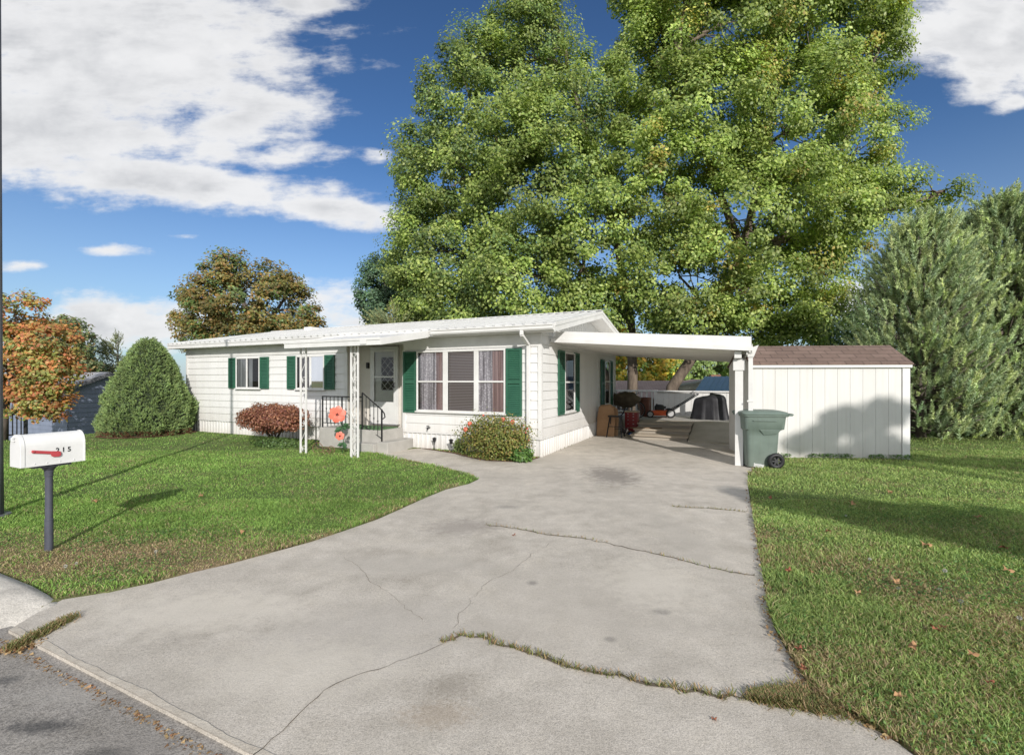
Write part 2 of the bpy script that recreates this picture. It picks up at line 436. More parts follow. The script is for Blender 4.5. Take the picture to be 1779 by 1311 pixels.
# rounded lip along the street edge of the driveway, and the rolled kerb beside it
vs, fs = [], []
for i in range(140):
    u_ = -.62+5.6*i/139; w_ = .034+.006*math.sin(i*.21)+.004*math.sin(i*.53+1)+random.uniform(-.003, .003)
    vs += [H(u_, -7.643+random.uniform(-.002, .003), .004), H(u_, -7.643+w_, .004)]
    if i: fs.append((2*i-2, 2*i, 2*i+1, 2*i-1))
MB().add(vs, fs).build('edge_lip', pmat('lip_concrete', (.62, .565, .48), (.48, .425, .35), 9, .9, .6, 60, speck=.25), driveway)
mb = MB(); mb.tf = lambda p: H(p.x, p.y, p.z)
kp = [(-7.78, -.05), (-7.74, -.02), (-7.68, .03), (-7.6, .055), (-7.5, .07), (-7.4, .066), (-7.33, .045), (-7.3, -.06)]
ks = [(-60, 1), (-8, 1), (-2, 1), (-1.2, 1), (-.95, .8), (-.75, .4), (-.66, .1)]
n = len(kp); vs = [(k, y, -.05+(z+.05)*h if z > -.05 else z) for k, h in ks for y, z in kp]
mb.add(vs, [(i*n+j, i*n+j+1, (i+1)*n+j+1, (i+1)*n+j) for i in range(len(ks)-1) for j in range(n-1)])
o = mb.build('kerb', pmat('kerb_concrete', (.78, .73, .65), (.46, .43, .38), 5, .9, .8, 35, speck=.3), None, True)
tag(o, kind='structure')

# cracks of the driveway
M['crack'] = pmat('crack_dirt', (.17, .14, .105), (.08, .065, .05), 30, .95)
CRACKS = {'main': [(770, 1116), (800, 1106), (835, 1107), (870, 1122), (905, 1131), (950, 1142), (985, 1157), (1040, 1168), (1100, 1180), (1150, 1192), (1210, 1202), (1290, 1212), (1345, 1214), (1400, 1212)],
 'thin': [(770, 1118), (735, 1134), (690, 1150), (640, 1168), (600, 1180), (565, 1200), (525, 1235), (490, 1272), (455, 1300), (435, 1325)],
 'mid': [(845, 912), (900, 918), (960, 930), (1010, 934), (1060, 944), (1110, 956), (1165, 967), (1215, 981), (1270, 994), (1326, 1003)],
 'hair': [(595, 968), (625, 985), (645, 1012), (680, 1034), (720, 1066), (745, 1080)], 'hairb': [(965, 938), (925, 962), (890, 992), (850, 1010), (820, 1040), (800, 1066), (785, 1100)],
 'joint': [(1170, 880), (1230, 883), (1300, 889)], 'jointb': [(930, 824), (1010, 838), (1100, 850), (1190, 855), (1300, 862)]}
def crack(pts, w):
    P2 = []
    for (a, b), (c_, d) in zip(pts, pts[1:]):
        p, q = G(a, b), G(c_, d); k = max(2, int((q-p).length/.05))
        for i in range(k):
            t = i/k; r = p.lerp(q, t); n_ = (q-p).normalized().cross(Vector((0, 0, 1)))
            P2.append(r+n_*random.gauss(0, .009))
    vs, fs = [], []
    for i, p in enumerate(P2):
        d = (P2[min(i+1, len(P2)-1)]-P2[max(i-1, 0)]).normalized(); n_ = d.cross(Vector((0, 0, 1)))*w*random.uniform(.4, 1.3)
        vs += [p+n_+Vector((0, 0, .004)), p-n_+Vector((0, 0, .004))]
        if i: fs.append((2*i-2, 2*i-1, 2*i+1, 2*i))
    return MB().add(vs, fs), P2
WEEDLINE = []
for k, w in (('main', .012), ('thin', .0022), ('mid', .006), ('hair', .0013), ('hairb', .0012), ('joint', .004), ('jointb', .0013)):
    mb, p2 = crack(CRACKS[k], w)
    mb.build('crack', M['crack'], driveway)
    if k in ('main', 'mid', 'joint'): WEEDLINE.append((k, p2))

# ------------------------------------------------------------------ foliage tools
T_MAPLE = np.array([(0, -.5, 0), (-.48, .02, .10), (-.16, .12, .02), (0, .55, -.04), (.16, .12, .02), (.48, .02, .10)])
F_MAPLE = np.array([(0, 3, 2, 1), (0, 5, 4, 3)])
T_OVAL = np.array([(0, -.5, 0), (-.34, .06, .07), (0, .5, -.03), (.34, .06, .07)]); F_OVAL = np.array([(0, 3, 2, 1)])
F_OVAL4 = np.array([(0, 3, 2, 1)])
def unit(v): return v/np.maximum(np.linalg.norm(v, axis=1, keepdims=True), 1e-9)
def leaf_obj(name, pos, nrm, size, col, mat, parent=None, kind='maple', axis_=None):
    n = len(pos); T, Ft = (T_MAPLE, F_MAPLE) if kind == 'maple' else (T_OVAL, F_OVAL)
    nrm = unit(nrm)
    if axis_ is None: axis_ = rng.normal(size=(n, 3)); axis_[:, 2] -= .5
    t = unit(np.cross(nrm, axis_)); b = np.cross(nrm, t)*-1
    V = (pos[:, None]+size[:, None, None]*(T[None, :, 0:1]*t[:, None]+T[None, :, 1:2]*b[:, None]+T[None, :, 2:3]*nrm[:, None])).reshape(-1, 3)
    Fa = (Ft[None]+(np.arange(n)*len(T))[:, None, None]).reshape(-1, Ft.shape[1])
    return np_mesh(name, V, Fa, mat, parent, np.repeat(col, len(T), 0))
def pick(pal, n, jit=.14, gain=1.0):
    pal = np.array(pal)*gain; c = pal[rng.integers(0, len(pal), n)]
    return np.clip(c*(1+rng.normal(0, jit, (n, 1)))+rng.normal(0, .006, (n, 3)), .004, 1)

def crown_points(blobs, nclump, nleaf, cr, shell=.62, deep=.62):
    cen = np.array([b[0] for b in blobs]); rad = np.array([b[1] for b in blobs])
    area = (rad.prod(1))**(2/3); pr = area/area.sum()
    out, nn = [], []
    while len(out) < nclump:
        i = rng.choice(len(cen), p=pr); d = rng.normal(size=3); d /= np.linalg.norm(d)
        p = cen[i]+d*rad[i]*(shell+(1.06-shell)*rng.random()**.6)
        q = np.linalg.norm((p-cen)/rad, axis=1); q[i] = 9
        if q.min() < deep: continue
        out.append(p); nn.append(d)
    c = np.array(out); nn = np.array(nn)
    r = cr*rng.uniform(.55, 1.25, (nclump, 1))
    off = rng.normal(size=(nclump, nleaf, 3)); off /= np.linalg.norm(off, axis=2, keepdims=True)
    off *= (rng.random((nclump, nleaf, 1))**.5)*r[:, None]
    off[:, :, 2] *= .72
    pos = c[:, None]+off
    nr = off/np.maximum(r[:, None], 1e-6)*.5+nn[:, None]*.5+np.array([.12, -.38, .5])+rng.normal(0, .36, off.shape)
    cl = np.repeat(np.arange(nclump), nleaf)
    return c, pos.reshape(-1, 3), nr.reshape(-1, 3), cl

FG = 2.6                                 # leaf albedo gain
def limb_path(a, b, sag=.1, k=6):
    a, b = Vector(a), Vector(b); L = (b-a).length; pts = []
    j = [Vector((random.gauss(0, 1), random.gauss(0, 1), random.gauss(0, .6)))*L*.035 for _ in range(k+1)]
    for i in range(k+1):
        t = i/k; p = a.lerp(b, t); p.z += math.sin(math.pi*t)*L*sag*.5
        pts.append(p+(j[i] if 0 < i < k else Vector()))
    return pts

def tree(name, label, base, trunk_pts, r0, blobs, nclump, nleaf, cr, leaf, pal, pal2=None, mix2=0, bark='bark', cat='tree', group=None, kind='maple', lmat=None, twigs=True, shell=.62):
    """trunk_pts: list of polylines (first is the trunk); blobs: world ellipsoids"""
    t = thing(name, label, cat, base, 0, group); off = Vector(base)
    mb = MB(off)
    for k, pl in enumerate(trunk_pts):
        ra = r0 if k == 0 else r0*.62
        n = len(pl); mb.tube(pl, [ra*(1.15 if (i == 0 and k == 0) else 1)*(1-.6*i/(n-1)) for i in range(n)], 12)
    mb.build('trunk', M[bark], t, True)
    c, pos, nr, cl = crown_points(blobs, nclump, nleaf, cr, shell)
    size = leaf*rng.uniform(.6, 1.2, len(pos))
    col = pick(pal, len(pos), .15, FG)
    if pal2:
        sel = (rng.random(nclump) < mix2)[cl] & (rng.random(len(pos)) < .7)
        col[sel] = pick(pal2, int(sel.sum()), .2, FG)
    tone = rng.uniform(.58, 1.25, nclump)[cl][:, None]; col = col*tone
    leaf_obj('crown', pos-np.array(off), nr, size, col, lmat or M['leaf'], t, kind)
    if twigs:
        mb = MB(off); tops = [pl[-1] for pl in trunk_pts]+[pl[len(pl)//2] for pl in trunk_pts]
        allp = [Vector(p) for pl in trunk_pts for p in pl[len(pl)//3:]]
        for b in blobs:
            ctr = Vector(b[0]); near = min(allp, key=lambda p: (p-ctr).length+max(0, p.z-ctr.z)*1.5)
            pth = limb_path(near, ctr, .15, 7); mb.tube(pth, [r0*.42*(1-.7*i/7) for i in range(8)], 7)
            mine = [Vector(q) for q in c if (Vector(q)-ctr).length < max(b[1])*1.2]
            random.shuffle(mine)
            for q in mine[:9]:
                st = pth[random.choice((3, 4, 5, 7))]
                pp = limb_path(st, q, .1, 4); mb.tube(pp, [r0*.10*(1-.7*i/4) for i in range(5)], 5)
        mb.build('limbs', M[bark], t, True)
    return t

M['leaf'] = attr_mat('leaf_foliage', .45, .36, .35, (1.3, 1.35, .75))
M['needle'] = attr_mat('needle_foliage', .6, .12, .2, (1.1, 1.1, .8))
M['blade'] = attr_mat('grass_blades', .6, .3, .15)

def pb(px, py, rx, ry, d, rd=None):
    p = P(px, py, d); k = d/F
    return (tuple(p), (rx*k, (rd or (rx+ry)/2*k), ry*k))

# ------------------------------------------------------------------ the mobile home
Lh, Wh = 12.0, 6.78
home = thing('mobile_home', 'long white single storey home with green shutters and low metal roof', 'house', C0, A)

def lap(mb, a, b, nrm, z0, z1, course=.195, o=.02):
    a, b, nrm = Vector((*a, 0)), Vector((*b, 0)), Vector((*nrm, 0)); z = z0
    while z < z1-.01:
        zt = min(z+course, z1); e = nrm*o; e0 = nrm*.002
        Z_ = lambda k: Vector((0, 0, k))
        mb.add([a+e+Z_(z), b+e+Z_(z), b+e0+Z_(zt), a+e0+Z_(zt), a+Z_(z)-nrm*.01, b+Z_(z)-nrm*.01],
               [(0, 1, 2, 3), (4, 5, 1, 0)])
        z = zt
wf = MB(); lap(wf, (-Lh, 0), (-5.3, 0), (0, -1), .40, 2.32); lap(wf, (-3.5, 0), (0, 0), (0, -1), .40, 2.32)
wf.build('front_wall', M['siding'], home)
wg = MB(); lap(wg, (0, 0), (0, Wh), (1, 0), .40, 2.60); wg.build('end_wall', M['siding'], home)
wr = MB(); wr.box(-Lh, -Lh+.02, 0, Wh, .0, 2.6); wr.box(-Lh, 0, Wh-.02, Wh, 0, 2.6); wr.build('rear_wall', M['siding'], home)
rc = MB(); rc.box(-5.3, -3.5, .35, .37, .3, 2.6); rc.box(-5.32, -5.3, .0, .35, .3, 2.6); rc.box(-3.5, -3.48, 0.0, .35, .3, 2.6); rc.box(-5.3, -3.5, .0, .35, .28, .30)
rc.build('door_recess', M['tanwall'], home)
fr = MB(); fr.box(-Lh, -5.3, -.026, .0, 2.30, 2.57); fr.box(-3.5, 0, -.026, .0, 2.30, 2.57); fr.box(-5.3, -3.5, -.022, 0, 2.46, 2.57)
fr.build('frieze_board', M['white'], home, bevel=.004)
ct = MB(); ct.prism([(-.05, -.03), (.03, -.03), (.03, .06), (0, .06), (0, 0), (-.05, 0)], lambda x, y, k: (x, y, k), .40, 2.57); ct.build('corner_trim', M['white'], home, bevel=.004)
for q_ in ((-Lh-.03, -Lh+.05, -.03, 0, .40, 2.57), (0, .028, Wh-.06, Wh+.02, .40, 2.57), (-3.53, -3.44, -.03, .0, .4, 2.30), (-5.36, -5.27, -.03, .0, .4, 2.30)):
    ct = MB(); ct.box(*q_); ct.build('corner_trim', M['white'], home, bevel=.004)
pass
# skirting: folded vertical panels
sk = MB()
def skirt(fn, a, b, per=.135):
    k = int((b-a)/per); xs_ = []
    for i in range(k):
        x = a+i*per; xs_ += [(x, .0), (x+per*.62, .0), (x+per*.68, .022), (x+per*.94, .022)]
    xs_.append((a+k*per, 0.0)); xs_.append((b, 0.0))
    vs = []; fs = []
    for i, (x, o) in enumerate(xs_):
        vs += [fn(x, o, -.06), fn(x, o, .37)]
        if i: fs.append((2*i-2, 2*i, 2*i+1, 2*i-1))
    sk.add(vs, fs)
skirt(lambda x, o, z: (x, .015-o, z), -Lh, 0)
skirt(lambda x, o, z: (-.015+o, x, z), 0.0, Wh)
sk.box(-Lh, .02, -.028, .0, .365, .398); sk.box(-.0, .028, 0.0, Wh, .365, .398)
sk.build('skirting', M['skirt'], home)
# roof
er, ez, rz, sm = -.36, 2.735, 3.45, Wh/2
def rp(s):                               # roof height at s
    return ez+(rz-ez)*(1-abs(s-sm)/(sm-er))
ru0, ru1 = -Lh-.42, .43
rf = MB()
for s0, s1 in ((er, sm), (sm, 2*sm-er)):
    rf.hexa([(ru0, s0, rp(s0)-.03), (ru1, s0, rp(s0)-.03), (ru1, s1, rp(s1)-.03), (ru0, s1, rp(s1)-.03)],
            [(ru0, s0, rp(s0)), (ru1, s0, rp(s0)), (ru1, s1, rp(s1)), (ru0, s1, rp(s1))])
x = ru0+.08
while x < ru1-.02:
    for s0, s1 in ((er-.025, sm), (sm, 2*sm-er+.025)):
        rf.bar((x, s0, rp(s0)+.004), (x, s1, rp(s1)+.004), .05, .034)
    x += .229
rf.bar((ru0, sm, rz+.012), (ru1, sm, rz+.012), .24, .02)
roof = rf.build('roof', M['roofmetal'], home)
fa = MB(); fa.box(ru0, ru1, er+.012, er+.034, 2.57, 2.70); fa.box(ru0, ru1, er-.004, er+.012, 2.665, 2.703); fa.build('fascia', M['white'], roof, bevel=.003)
so = MB(); so.box(ru0, ru1, er+.034, .0, 2.572, 2.585); so.build('soffit', M['white'], roof)
for uu in (ru1, ru0+.03):
    ra = MB()
    for s0, s1 in ((er+.036, sm), (sm, 2*sm-er)):
        ra.hexa([(uu-.03, s0, rp(s0)-.19), (uu, s0, rp(s0)-.19), (uu, s1, rp(s1)-.19), (uu-.03, s1, rp(s1)-.19)],
                [(uu-.03, s0, rp(s0)-.032), (uu, s0, rp(s0)-.032), (uu, s1, rp(s1)-.032), (uu-.03, s1, rp(s1)-.032)])
        ra.hexa([(uu, s0, rp(s0)-.075), (uu+.014, s0, rp(s0)-.075), (uu+.014, s1, rp(s1)-.075), (uu, s1, rp(s1)-.075)],
                [(uu, s0, rp(s0)-.002), (uu+.014, s0, rp(s0)-.002), (uu+.014, s1, rp(s1)-.002), (uu, s1, rp(s1)-.002)])
    ra.build('rake_trim', M['white'], roof)
rs = MB()
for s0, s1 in ((er+.04, sm), (sm, 2*sm-er-.04)):
    rs.hexa([(0, s0, rp(s0)-.17), (ru1-.03, s0, rp(s0)-.17), (ru1-.03, s1, rp(s1)-.17), (0, s1, rp(s1)-.17)],
            [(0, s0, rp(s0)-.16), (ru1-.03, s0, rp(s0)-.16), (ru1-.03, s1, rp(s1)-.16), (0, s1, rp(s1)-.16)])
rs.build('rake_soffit', M['white'], roof)
gp = MB(); gp.prism([(0, 2.58), (Wh, 2.58), (Wh, rp(Wh)-.16), (sm, rz-.16), (0, rp(0)-.16)], lambda y, z, k: (k, y, z), -.03, -.004)
s = .12
while s < Wh: gp.box(-.004, .006, s, s+.02, 2.58, rp(s)-.17); s += .2
gp.build('gable_panel', M['siding'], home)
vt = MB(); vt.box(-9.75, -9.4, 2.5, 2.85, 3.2, 3.42)
vt.build('roof_vent', M['white'], roof, bevel=.01)
# gutter with end cap and downspout
gu = MB()
gprof = [(0, 0), (-.075, 0), (-.10, .03), (-.10, .075), (-.118, .095), (-.118, .115), (-.108, .115), (-.108, .10), (-.09, .08), (-.09, .035), (-.07, .012), (-.01, .012), (-.01, .115), (0, .115)]
gu.prism(gprof, lambda y, z, k: (k, er+.006+y, 2.585+z), -2.42, .42)
gu.prism([(0, 0), (-.075, 0), (-.10, .03), (-.10, .075), (-.118, .095), (-.118, .115), (0, .115)], lambda y, z, k: (k, er+.006+y, 2.585+z), .42, .426)
gu.build('gutter', M['white'], home)
ds = MB(); w = .072
for a, b in (((-.24, -.42, 2.60), (-.24, -.42, 2.50)), ((-.24, -.42, 2.505), (-.24, -.08, 2.33)), ((-.24, -.078, 2.34), (-.24, -.078, .12)), ((-.24, -.078, .13), (-.24, -.2, .05))):
    ds.bar(a, b, w, .055, (0, 1, 0) if a[1] == b[1] else (0, 0, 1))
ds.box(-.29, -.19, -.052, -.028, 1.2, 1.23)
ds.build('downspout', M['white'], home, bevel=.008)

# windows: front plane maps (a, o, z) -> (u=a, s=-o, z); end plane maps -> (u=o, s=a, z)
FRONT = lambda p: (p.x, -p.y, p.z)
END = lambda p: (p.y, p.x, p.z)
def rim(mb, a0, a1, z0, z1, w, o0, o1):
    mb.box(a0, a1, o0, o1, z0, z0+w); mb.box(a0, a1, o0, o1, z1-w, z1)
    mb.box(a0, a0+w, o0, o1, z0+w, z1-w); mb.box(a1-w, a1, o0, o1, z0+w, z1-w)
def window(tf, a0, a1, z0, z1, curtains, mull=(), rail=None, slim=.034):
    w = MB(tf=tf).box(a0, a1, .021, .026, z0, z1).build('window', M['dark'], home)
    f = MB(tf=tf); rim(f, a0, a1, z0, z1, slim, .026, .062)
    f.box(a0-.03, a1+.03, .02, .085, z0-.03, z0)
    for mx, mw in mull: f.box(mx-mw/2, mx+mw/2, .026, .060, z0+slim, z1-slim)
    if rail: 
        edges = [a0+slim]+[v for mx, mw in mull for v in (mx-mw/2, mx+mw/2)]+[a1-slim]
        for i in range(0, len(edges), 2): f.box(edges[i], edges[i+1], .028, .057, rail-.018, rail+.018)
    f.build('frame', M['white'], w, bevel=.004)
    for (c0, c1, kind) in curtains:
        cm = MB(tf=tf); k = max(4, int((c1-c0)/.03)); vs = []; fs = []
        for i in range(k+1):
            a = c0+(c1-c0)*i/k; o = .032+(.003*math.sin(i*1.9) if kind != 'blind' else 0)
            vs += [(a, o, z0+.02), (a, o, z1-.03)]
            if i: fs.append((2*i-2, 2*i, 2*i+1, 2*i-1))
        cm.add(vs, fs); cm.build('blind' if kind == 'blind' else 'curtain', M[kind], w, True)
    edges = [a0+slim]+[v for mx, mw in mull for v in (mx-mw/2, mx+mw/2)]+[a1-slim]
    for i in range(0, len(edges), 2):
        MB(tf=tf).add([(edges[i], .041, z0+slim), (edges[i+1], .041, z0+slim), (edges[i+1], .041, z1-slim), (edges[i], .041, z1-slim)], [(0, 1, 2, 3)]).build('pane', M['glass'], w)
    return w
def shutter(tf, a0, a1, z0, z1):
    m = MB(tf=tf); rim(m, a0, a1, z0, z1, .05, .022, .058); zm = (z0+z1)/2
    tall = z1-z0 > 1.2
    if tall: m.box(a0+.05, a1-.05, .022, .056, zm-.035, zm+.035)
    m.box(a0+.02, a1-.02, .018, .026, z0+.02, z1-.02)
    z = z0+.06
    while z < z1-.075:
        if not tall or abs(z-zm+.01) > .05:
            m.hexa([(a0+.05, .046, z), (a1-.05, .046, z), (a1-.05, .028, z+.034), (a0+.05, .028, z+.034)],
                   [(a0+.05, .052, z+.006), (a1-.05, .052, z+.006), (a1-.05, .033, z+.041), (a0+.05, .033, z+.041)])
        z += .04
    m.build('shutter', M['green'], home)
window(FRONT, -3.10, -.79, .88, 2.27, [(-3.0, -2.55, 'lace'), (-2.56, -2.38, 'drape'), (-2.22, -1.56, 'blind'), (-1.44, -1.10, 'lace'), (-1.11, -.84, 'drape')],
       mull=((-2.30, .13), (-1.50, .11)), rail=1.565)
shutter(FRONT, -3.49, -3.12, .84, 2.27); shutter(FRONT, -.775, -.405, .84, 2.275)
window(FRONT, -9.58, -8.55, 1.36, 2.25, [(-9.52, -9.15, 'sheer'), (-9.04, -8.86, 'sheer')], mull=((-9.1, .05),))
shutter(FRONT, -9.92, -9.59, 1.36, 2.255); shutter(FRONT, -8.54, -8.19, 1.36, 2.255)
window(FRONT, -7.09, -6.05, 1.36, 2.25, [(-7.0, -6.6, 'lace'), (-6.5, -6.1, 'lace')], mull=((-6.56, .05),))
shutter(FRONT, -7.44, -7.1, 1.355, 2.255); shutter(FRONT, -6.04, -5.70, 1.355, 2.255)
window(END, 1.42, 2.18, .84, 2.26, [(1.48, 1.7, 'drape')], rail=1.55)
shutter(END, 1.0, 1.41, .80, 2.28); shutter(END, 2.19, 2.58, .80, 2.28)
window(END, 5.2, 5.87, .84, 2.2, [(5.25, 5.45, 'lace')], rail=1.55)
shutter(END, 4.8, 5.19, .80, 2.22); shutter(END, 5.88, 6.27, .80, 2.22)
# entrance door with a storm door over it
d0, d1 = -4.80, -3.92; S = .35
RC = lambda p: (p.x, S-p.y, p.z)
door = MB(tf=RC).box(d0+.06, d1-.06, .0, .02, .52, 2.38).build('door', pmat('door_white', (.76, .74, .69), (.68, .66, .62), 3, .5), home)
m = MB(tf=RC); rim(m, d0, d1, .50, 2.44, .06, .0, .07); m.build('door_frame', M['white'], door, bevel=.005)
m = MB(tf=RC); rim(m, d0+.062, d1-.062, .525, 2.375, .065, .045, .072); m.box(d0+.127, d1-.127, .045, .07, 1.66, 1.70); m.box(d0+.127, d1-.127, .047, .066, .59, 1.05)
m.build('storm_door', M['white'], door, bevel=.005)
MB(tf=RC).add([(d0+.127, .056, 1.05), (d1-.127, .056, 1.05), (d1-.127, .056, 2.31), (d0+.127, .056, 2.31)], [(0, 1, 2, 3)]).build('storm_glass', glass_mat('storm_glass', (.88, .9, .88), .6), door)
l0, l1, b0, b1 = d0+.34, d1-.13, 1.35, 2.17
MB(tf=RC).box(l0, l1, .021, .026, b0, b1).build('lattice_pane', M['dark'], door)
m = MB(tf=RC); rim(m, l0-.03, l1+.03, b0-.03, b1+.03, .03, .021, .036)
nw, nh = 2, 4; cw, chh = (l1-l0)/nw, (b1-b0)/nh
for i in range(nw):
    for j in range(nh):
        x0_, z0_ = l0+i*cw, b0+j*chh
        m.bar((x0_, .03, z0_), (x0_+cw, .03, z0_+chh), .012, .018, (0, 1, 0)); m.bar((x0_, .029, z0_+chh), (x0_+cw, .029, z0_), .012, .018, (0, 1, 0))
m.build('lattice', M['white'], door)
m = MB(tf=RC); m.tube([(d1-.095, .07, 1.42), (d1-.095, .11, 1.42), (d1-.095, .11, 1.52), (d1-.095, .07, 1.52)], .012); m.build('handle', M['blackmetal'], door, True)
MB(tf=RC).box(d0-.02, d1+.02, .0, .12, .475, .50).build('sill', M['steel'], door, bevel=.004)
m = MB(); m.tube([(-2.75, -.0, .50), (-2.75, -.09, .50), (-2.75, -.12, .46)], .016); m.torus((-2.75, -.09, .545), (0, 0, 1), .03, .008, 12, 6); m.build('faucet', M['blackmetal'], home, True)
m = MB(); m.tube([(-11.75, -.02, .47), (-11.75, -.12, .5)], [.02, .05], 10); m.build('floodlight', M['blackmetal'], home, True)
m = MB(); m.box(-4.95, -4.88, .29, .35, 1.9, 2.05); m.build('porch_light', M['blackmetal'], home, bevel=.01)

# ------------------------------------------------------------------ porch
aw = thing('porch_awning', 'white flat porch awning on scrolled iron posts over the front door', 'awning', H(-3.85, -1.75), A)
ao = (-3.85, -1.75, 0)
a0, a1, fs_, bs_, fz, bz = -5.15, -2.55, -1.93, -.37, 2.36, 2.635
zt = lambda s: fz+(bz-fz)*(s-fs_)/(bs_-fs_)
m = MB(ao); m.hexa([(a0, fs_, zt(fs_)-.02), (a1, fs_, zt(fs_)-.02), (a1, bs_, bz-.02), (a0, bs_, bz-.02)], [(a0, fs_, zt(fs_)+.03), (a1, fs_, zt(fs_)+.03), (a1, bs_, bz+.03), (a0, bs_, bz+.03)])
x = a0+.1
while x < a1: m.bar((x, fs_+.03, zt(fs_)-.03), (x, bs_, bz-.03), .03, .025); x += .2
m.build('roof_panel', M['white'], aw)
m = MB(ao); m.box(a0-.02, a1+.02, fs_-.03, fs_-.002, 2.28, 2.415); m.box(a0-.03, a1+.03, fs_-.042, fs_-.03, 2.375, 2.425); m.box(-3.02, -2.86, fs_-.05, fs_-.043, 2.30, 2.415)
for q, e in ((a0-.02, 0), (a1, 0)):
    m.hexa([(q, fs_, 2.28), (q+.02, fs_, 2.28), (q+.02, bs_, bz-.09), (q, bs_, bz-.09)], [(q, fs_, 2.415), (q+.02, fs_, 2.415), (q+.02, bs_, bz+.06), (q, bs_, bz+.06)])
m.build('fascia', M['white'], aw, bevel=.004)
def scroll(m, x0, x1, y0, y1, z, h):      # an S of thin flat bar between two legs
    pts = []
    for i in range(29):
        t = i/28; k = .5-.5*math.cos(math.pi*t); c_ = 2.4*math.pi
        lx = .5+.42*math.sin((t-.5)*2*math.pi*.98)*(1 if True else 0)
        pts.append((x0+(x1-x0)*lx, y0+(y1-y0)*lx, z+h*t))
    m.tube(pts, .007, 5)
    cx, cy = (x0+x1)/2, (y0+y1)/2
    ax = Vector((y1-y0, -(x1-x0), 0))
    r = max(.02, math.hypot(x1-x0, y1-y0)*.24)
    m.torus((x0+(x1-x0)*.62, y0+(y1-y0)*.62, z+h*.13), ax, r, .006, 14, 5); m.torus((x0+(x1-x0)*.38, y0+(y1-y0)*.38, z+h*.87), ax, r, .006, 14, 5)
def porch_post(legs, links):
    m = MB(ao)
    for (x, y) in legs: m.box(x-.017, x+.017, y-.017, y+.017, -.03, 2.30)
    p = m.build('post', M['white'], aw, bevel=.003)
    m = MB(ao)
    for i, j in links:
        (xa, ya), (xb, yb) = legs[i], legs[j]
        for z, h in ((.06, .66), (.80, .66), (1.54, .66)): scroll(m, xa, xb, ya, yb, z, h)
    m.build('scrollwork', M['white'], p, True)
porch_post([(-4.91, -1.75), (-4.75, -1.75)], [(0, 1)])
porch_post([(-3.46, -1.75), (-3.28, -1.75), (-3.50, -1.61)], [(0, 1), (0, 2)])

stp = thing('porch_steps', 'grey concrete porch block with a step and green mat at front door', 'steps', H(-4.4, -.45), A); so_ = (-4.4, -.45, 0)
m = MB(so_); m.box(-5.38, -3.5, -.82, -.03, -.05, .47); m.build('landing', M['stepconc'], stp, bevel=.015)
m = MB(so_); m.box(-3.5, -3.2, -.95, -.03, -.05, .235); m.box(-4.0, -3.5, -1.05, -.82, -.05, .20); m.build('step', M['stepconc'], stp, bevel=.015)
m = MB(so_); m.box(-4.95, -3.62, -.72, -.06, .471, .484); m.build('mat', M['greenmat'], stp)
rl = thing('porch_railing', 'black wrought iron railing with scrolled bars on the concrete porch', 'railing', H(-4.7, -.77), A); ro = (-4.7, -.77, 0)
m = MB(ro); RS = -.77
m.tube([(-5.32, RS, 1.21), (-4.08, RS, 1.21)], .014, 8); m.tube([(-5.32, RS, .58), (-4.08, RS, .58)], .010, 8); m.tube([(-5.32, RS, 1.12), (-4.08, RS, 1.12)], .008, 6)
for x in (-5.32, -4.70, -4.08): m.box(x-.013, x+.013, RS-.013, RS+.013, .47, 1.22 if x < -4.2 else 1.31)
x = -5.2
while x < -4.12:
    m.box(x-.006, x+.006, RS-.006, RS+.006, .58, 1.21); m.torus((x, RS, .92), (0, 1, 0), .022, .005, 10, 4); x += .125
m.build('guard', M['blackmetal'], rl)
m = MB(ro); p0, p1 = (-4.08, RS, 1.31), (-3.46, RS-.06, .94)
m.tube([p0, p1, (-3.38, RS-.07, .86), (-3.36, RS-.07, .78), (-3.42, RS-.07, .74)], .014, 8)
m.tube([(-4.08, RS, .57), (-3.46, RS-.06, .30)], .010, 6)
m.box(-3.474, -3.446, RS-.074, RS-.046, .19, .95)
for i in range(1, 5):
    t = i/5; x = -4.08+.62*t; y = RS-.06*t; m.box(x-.006, x+.006, y-.006, y+.006, .57-.27*t, 1.31-.37*t); m.torus((x, y, .92-.3*t), (0, 1, 0), .02, .005, 10, 4)
m.build('handrail', M['blackmetal'], rl)

# ------------------------------------------------------------------ carport
cp = thing('carport', 'white lean-to carport with flat fascia roof beside the home', 'carport', H(3.7, .78), A); co = (3.7, .78, 0)
cz = lambda u: 2.45-.077*u               # underside
cs0, cs1, cu = .55, 6.95, 3.82
m = MB(co); m.hexa([(.035, cs0, cz(0)), (cu, cs0, cz(cu)), (cu, cs1, cz(cu)), (.035, cs1, cz(0))], [(.035, cs0, cz(0)+.05), (cu, cs0, cz(cu)+.05), (cu, cs1, cz(cu)+.05), (.035, cs1, cz(0)+.05)])
s = cs0+.2
while s < cs1: m.bar((.035, s, cz(0)-.012), (cu, s, cz(cu)-.012), .035, .03); s += .28
m.build('roof_panel', pmat('carport_pan', (.82, .80, .76), (.74, .72, .68), 2, .5), cp)
m = MB(co)
m.hexa([(.04, cs0-.03, cz(0)-.02), (cu+.08, cs0-.03, cz(cu)-.02), (cu+.08, cs0, cz(cu)-.02), (.04, cs0, cz(0)-.02)],
       [(.16, cs0-.01, cz(0)+.20), (cu+.08, cs0-.01, cz(cu)+.235), (cu+.08, cs0+.02, cz(cu)+.235), (.16, cs0+.02, cz(0)+.20)])
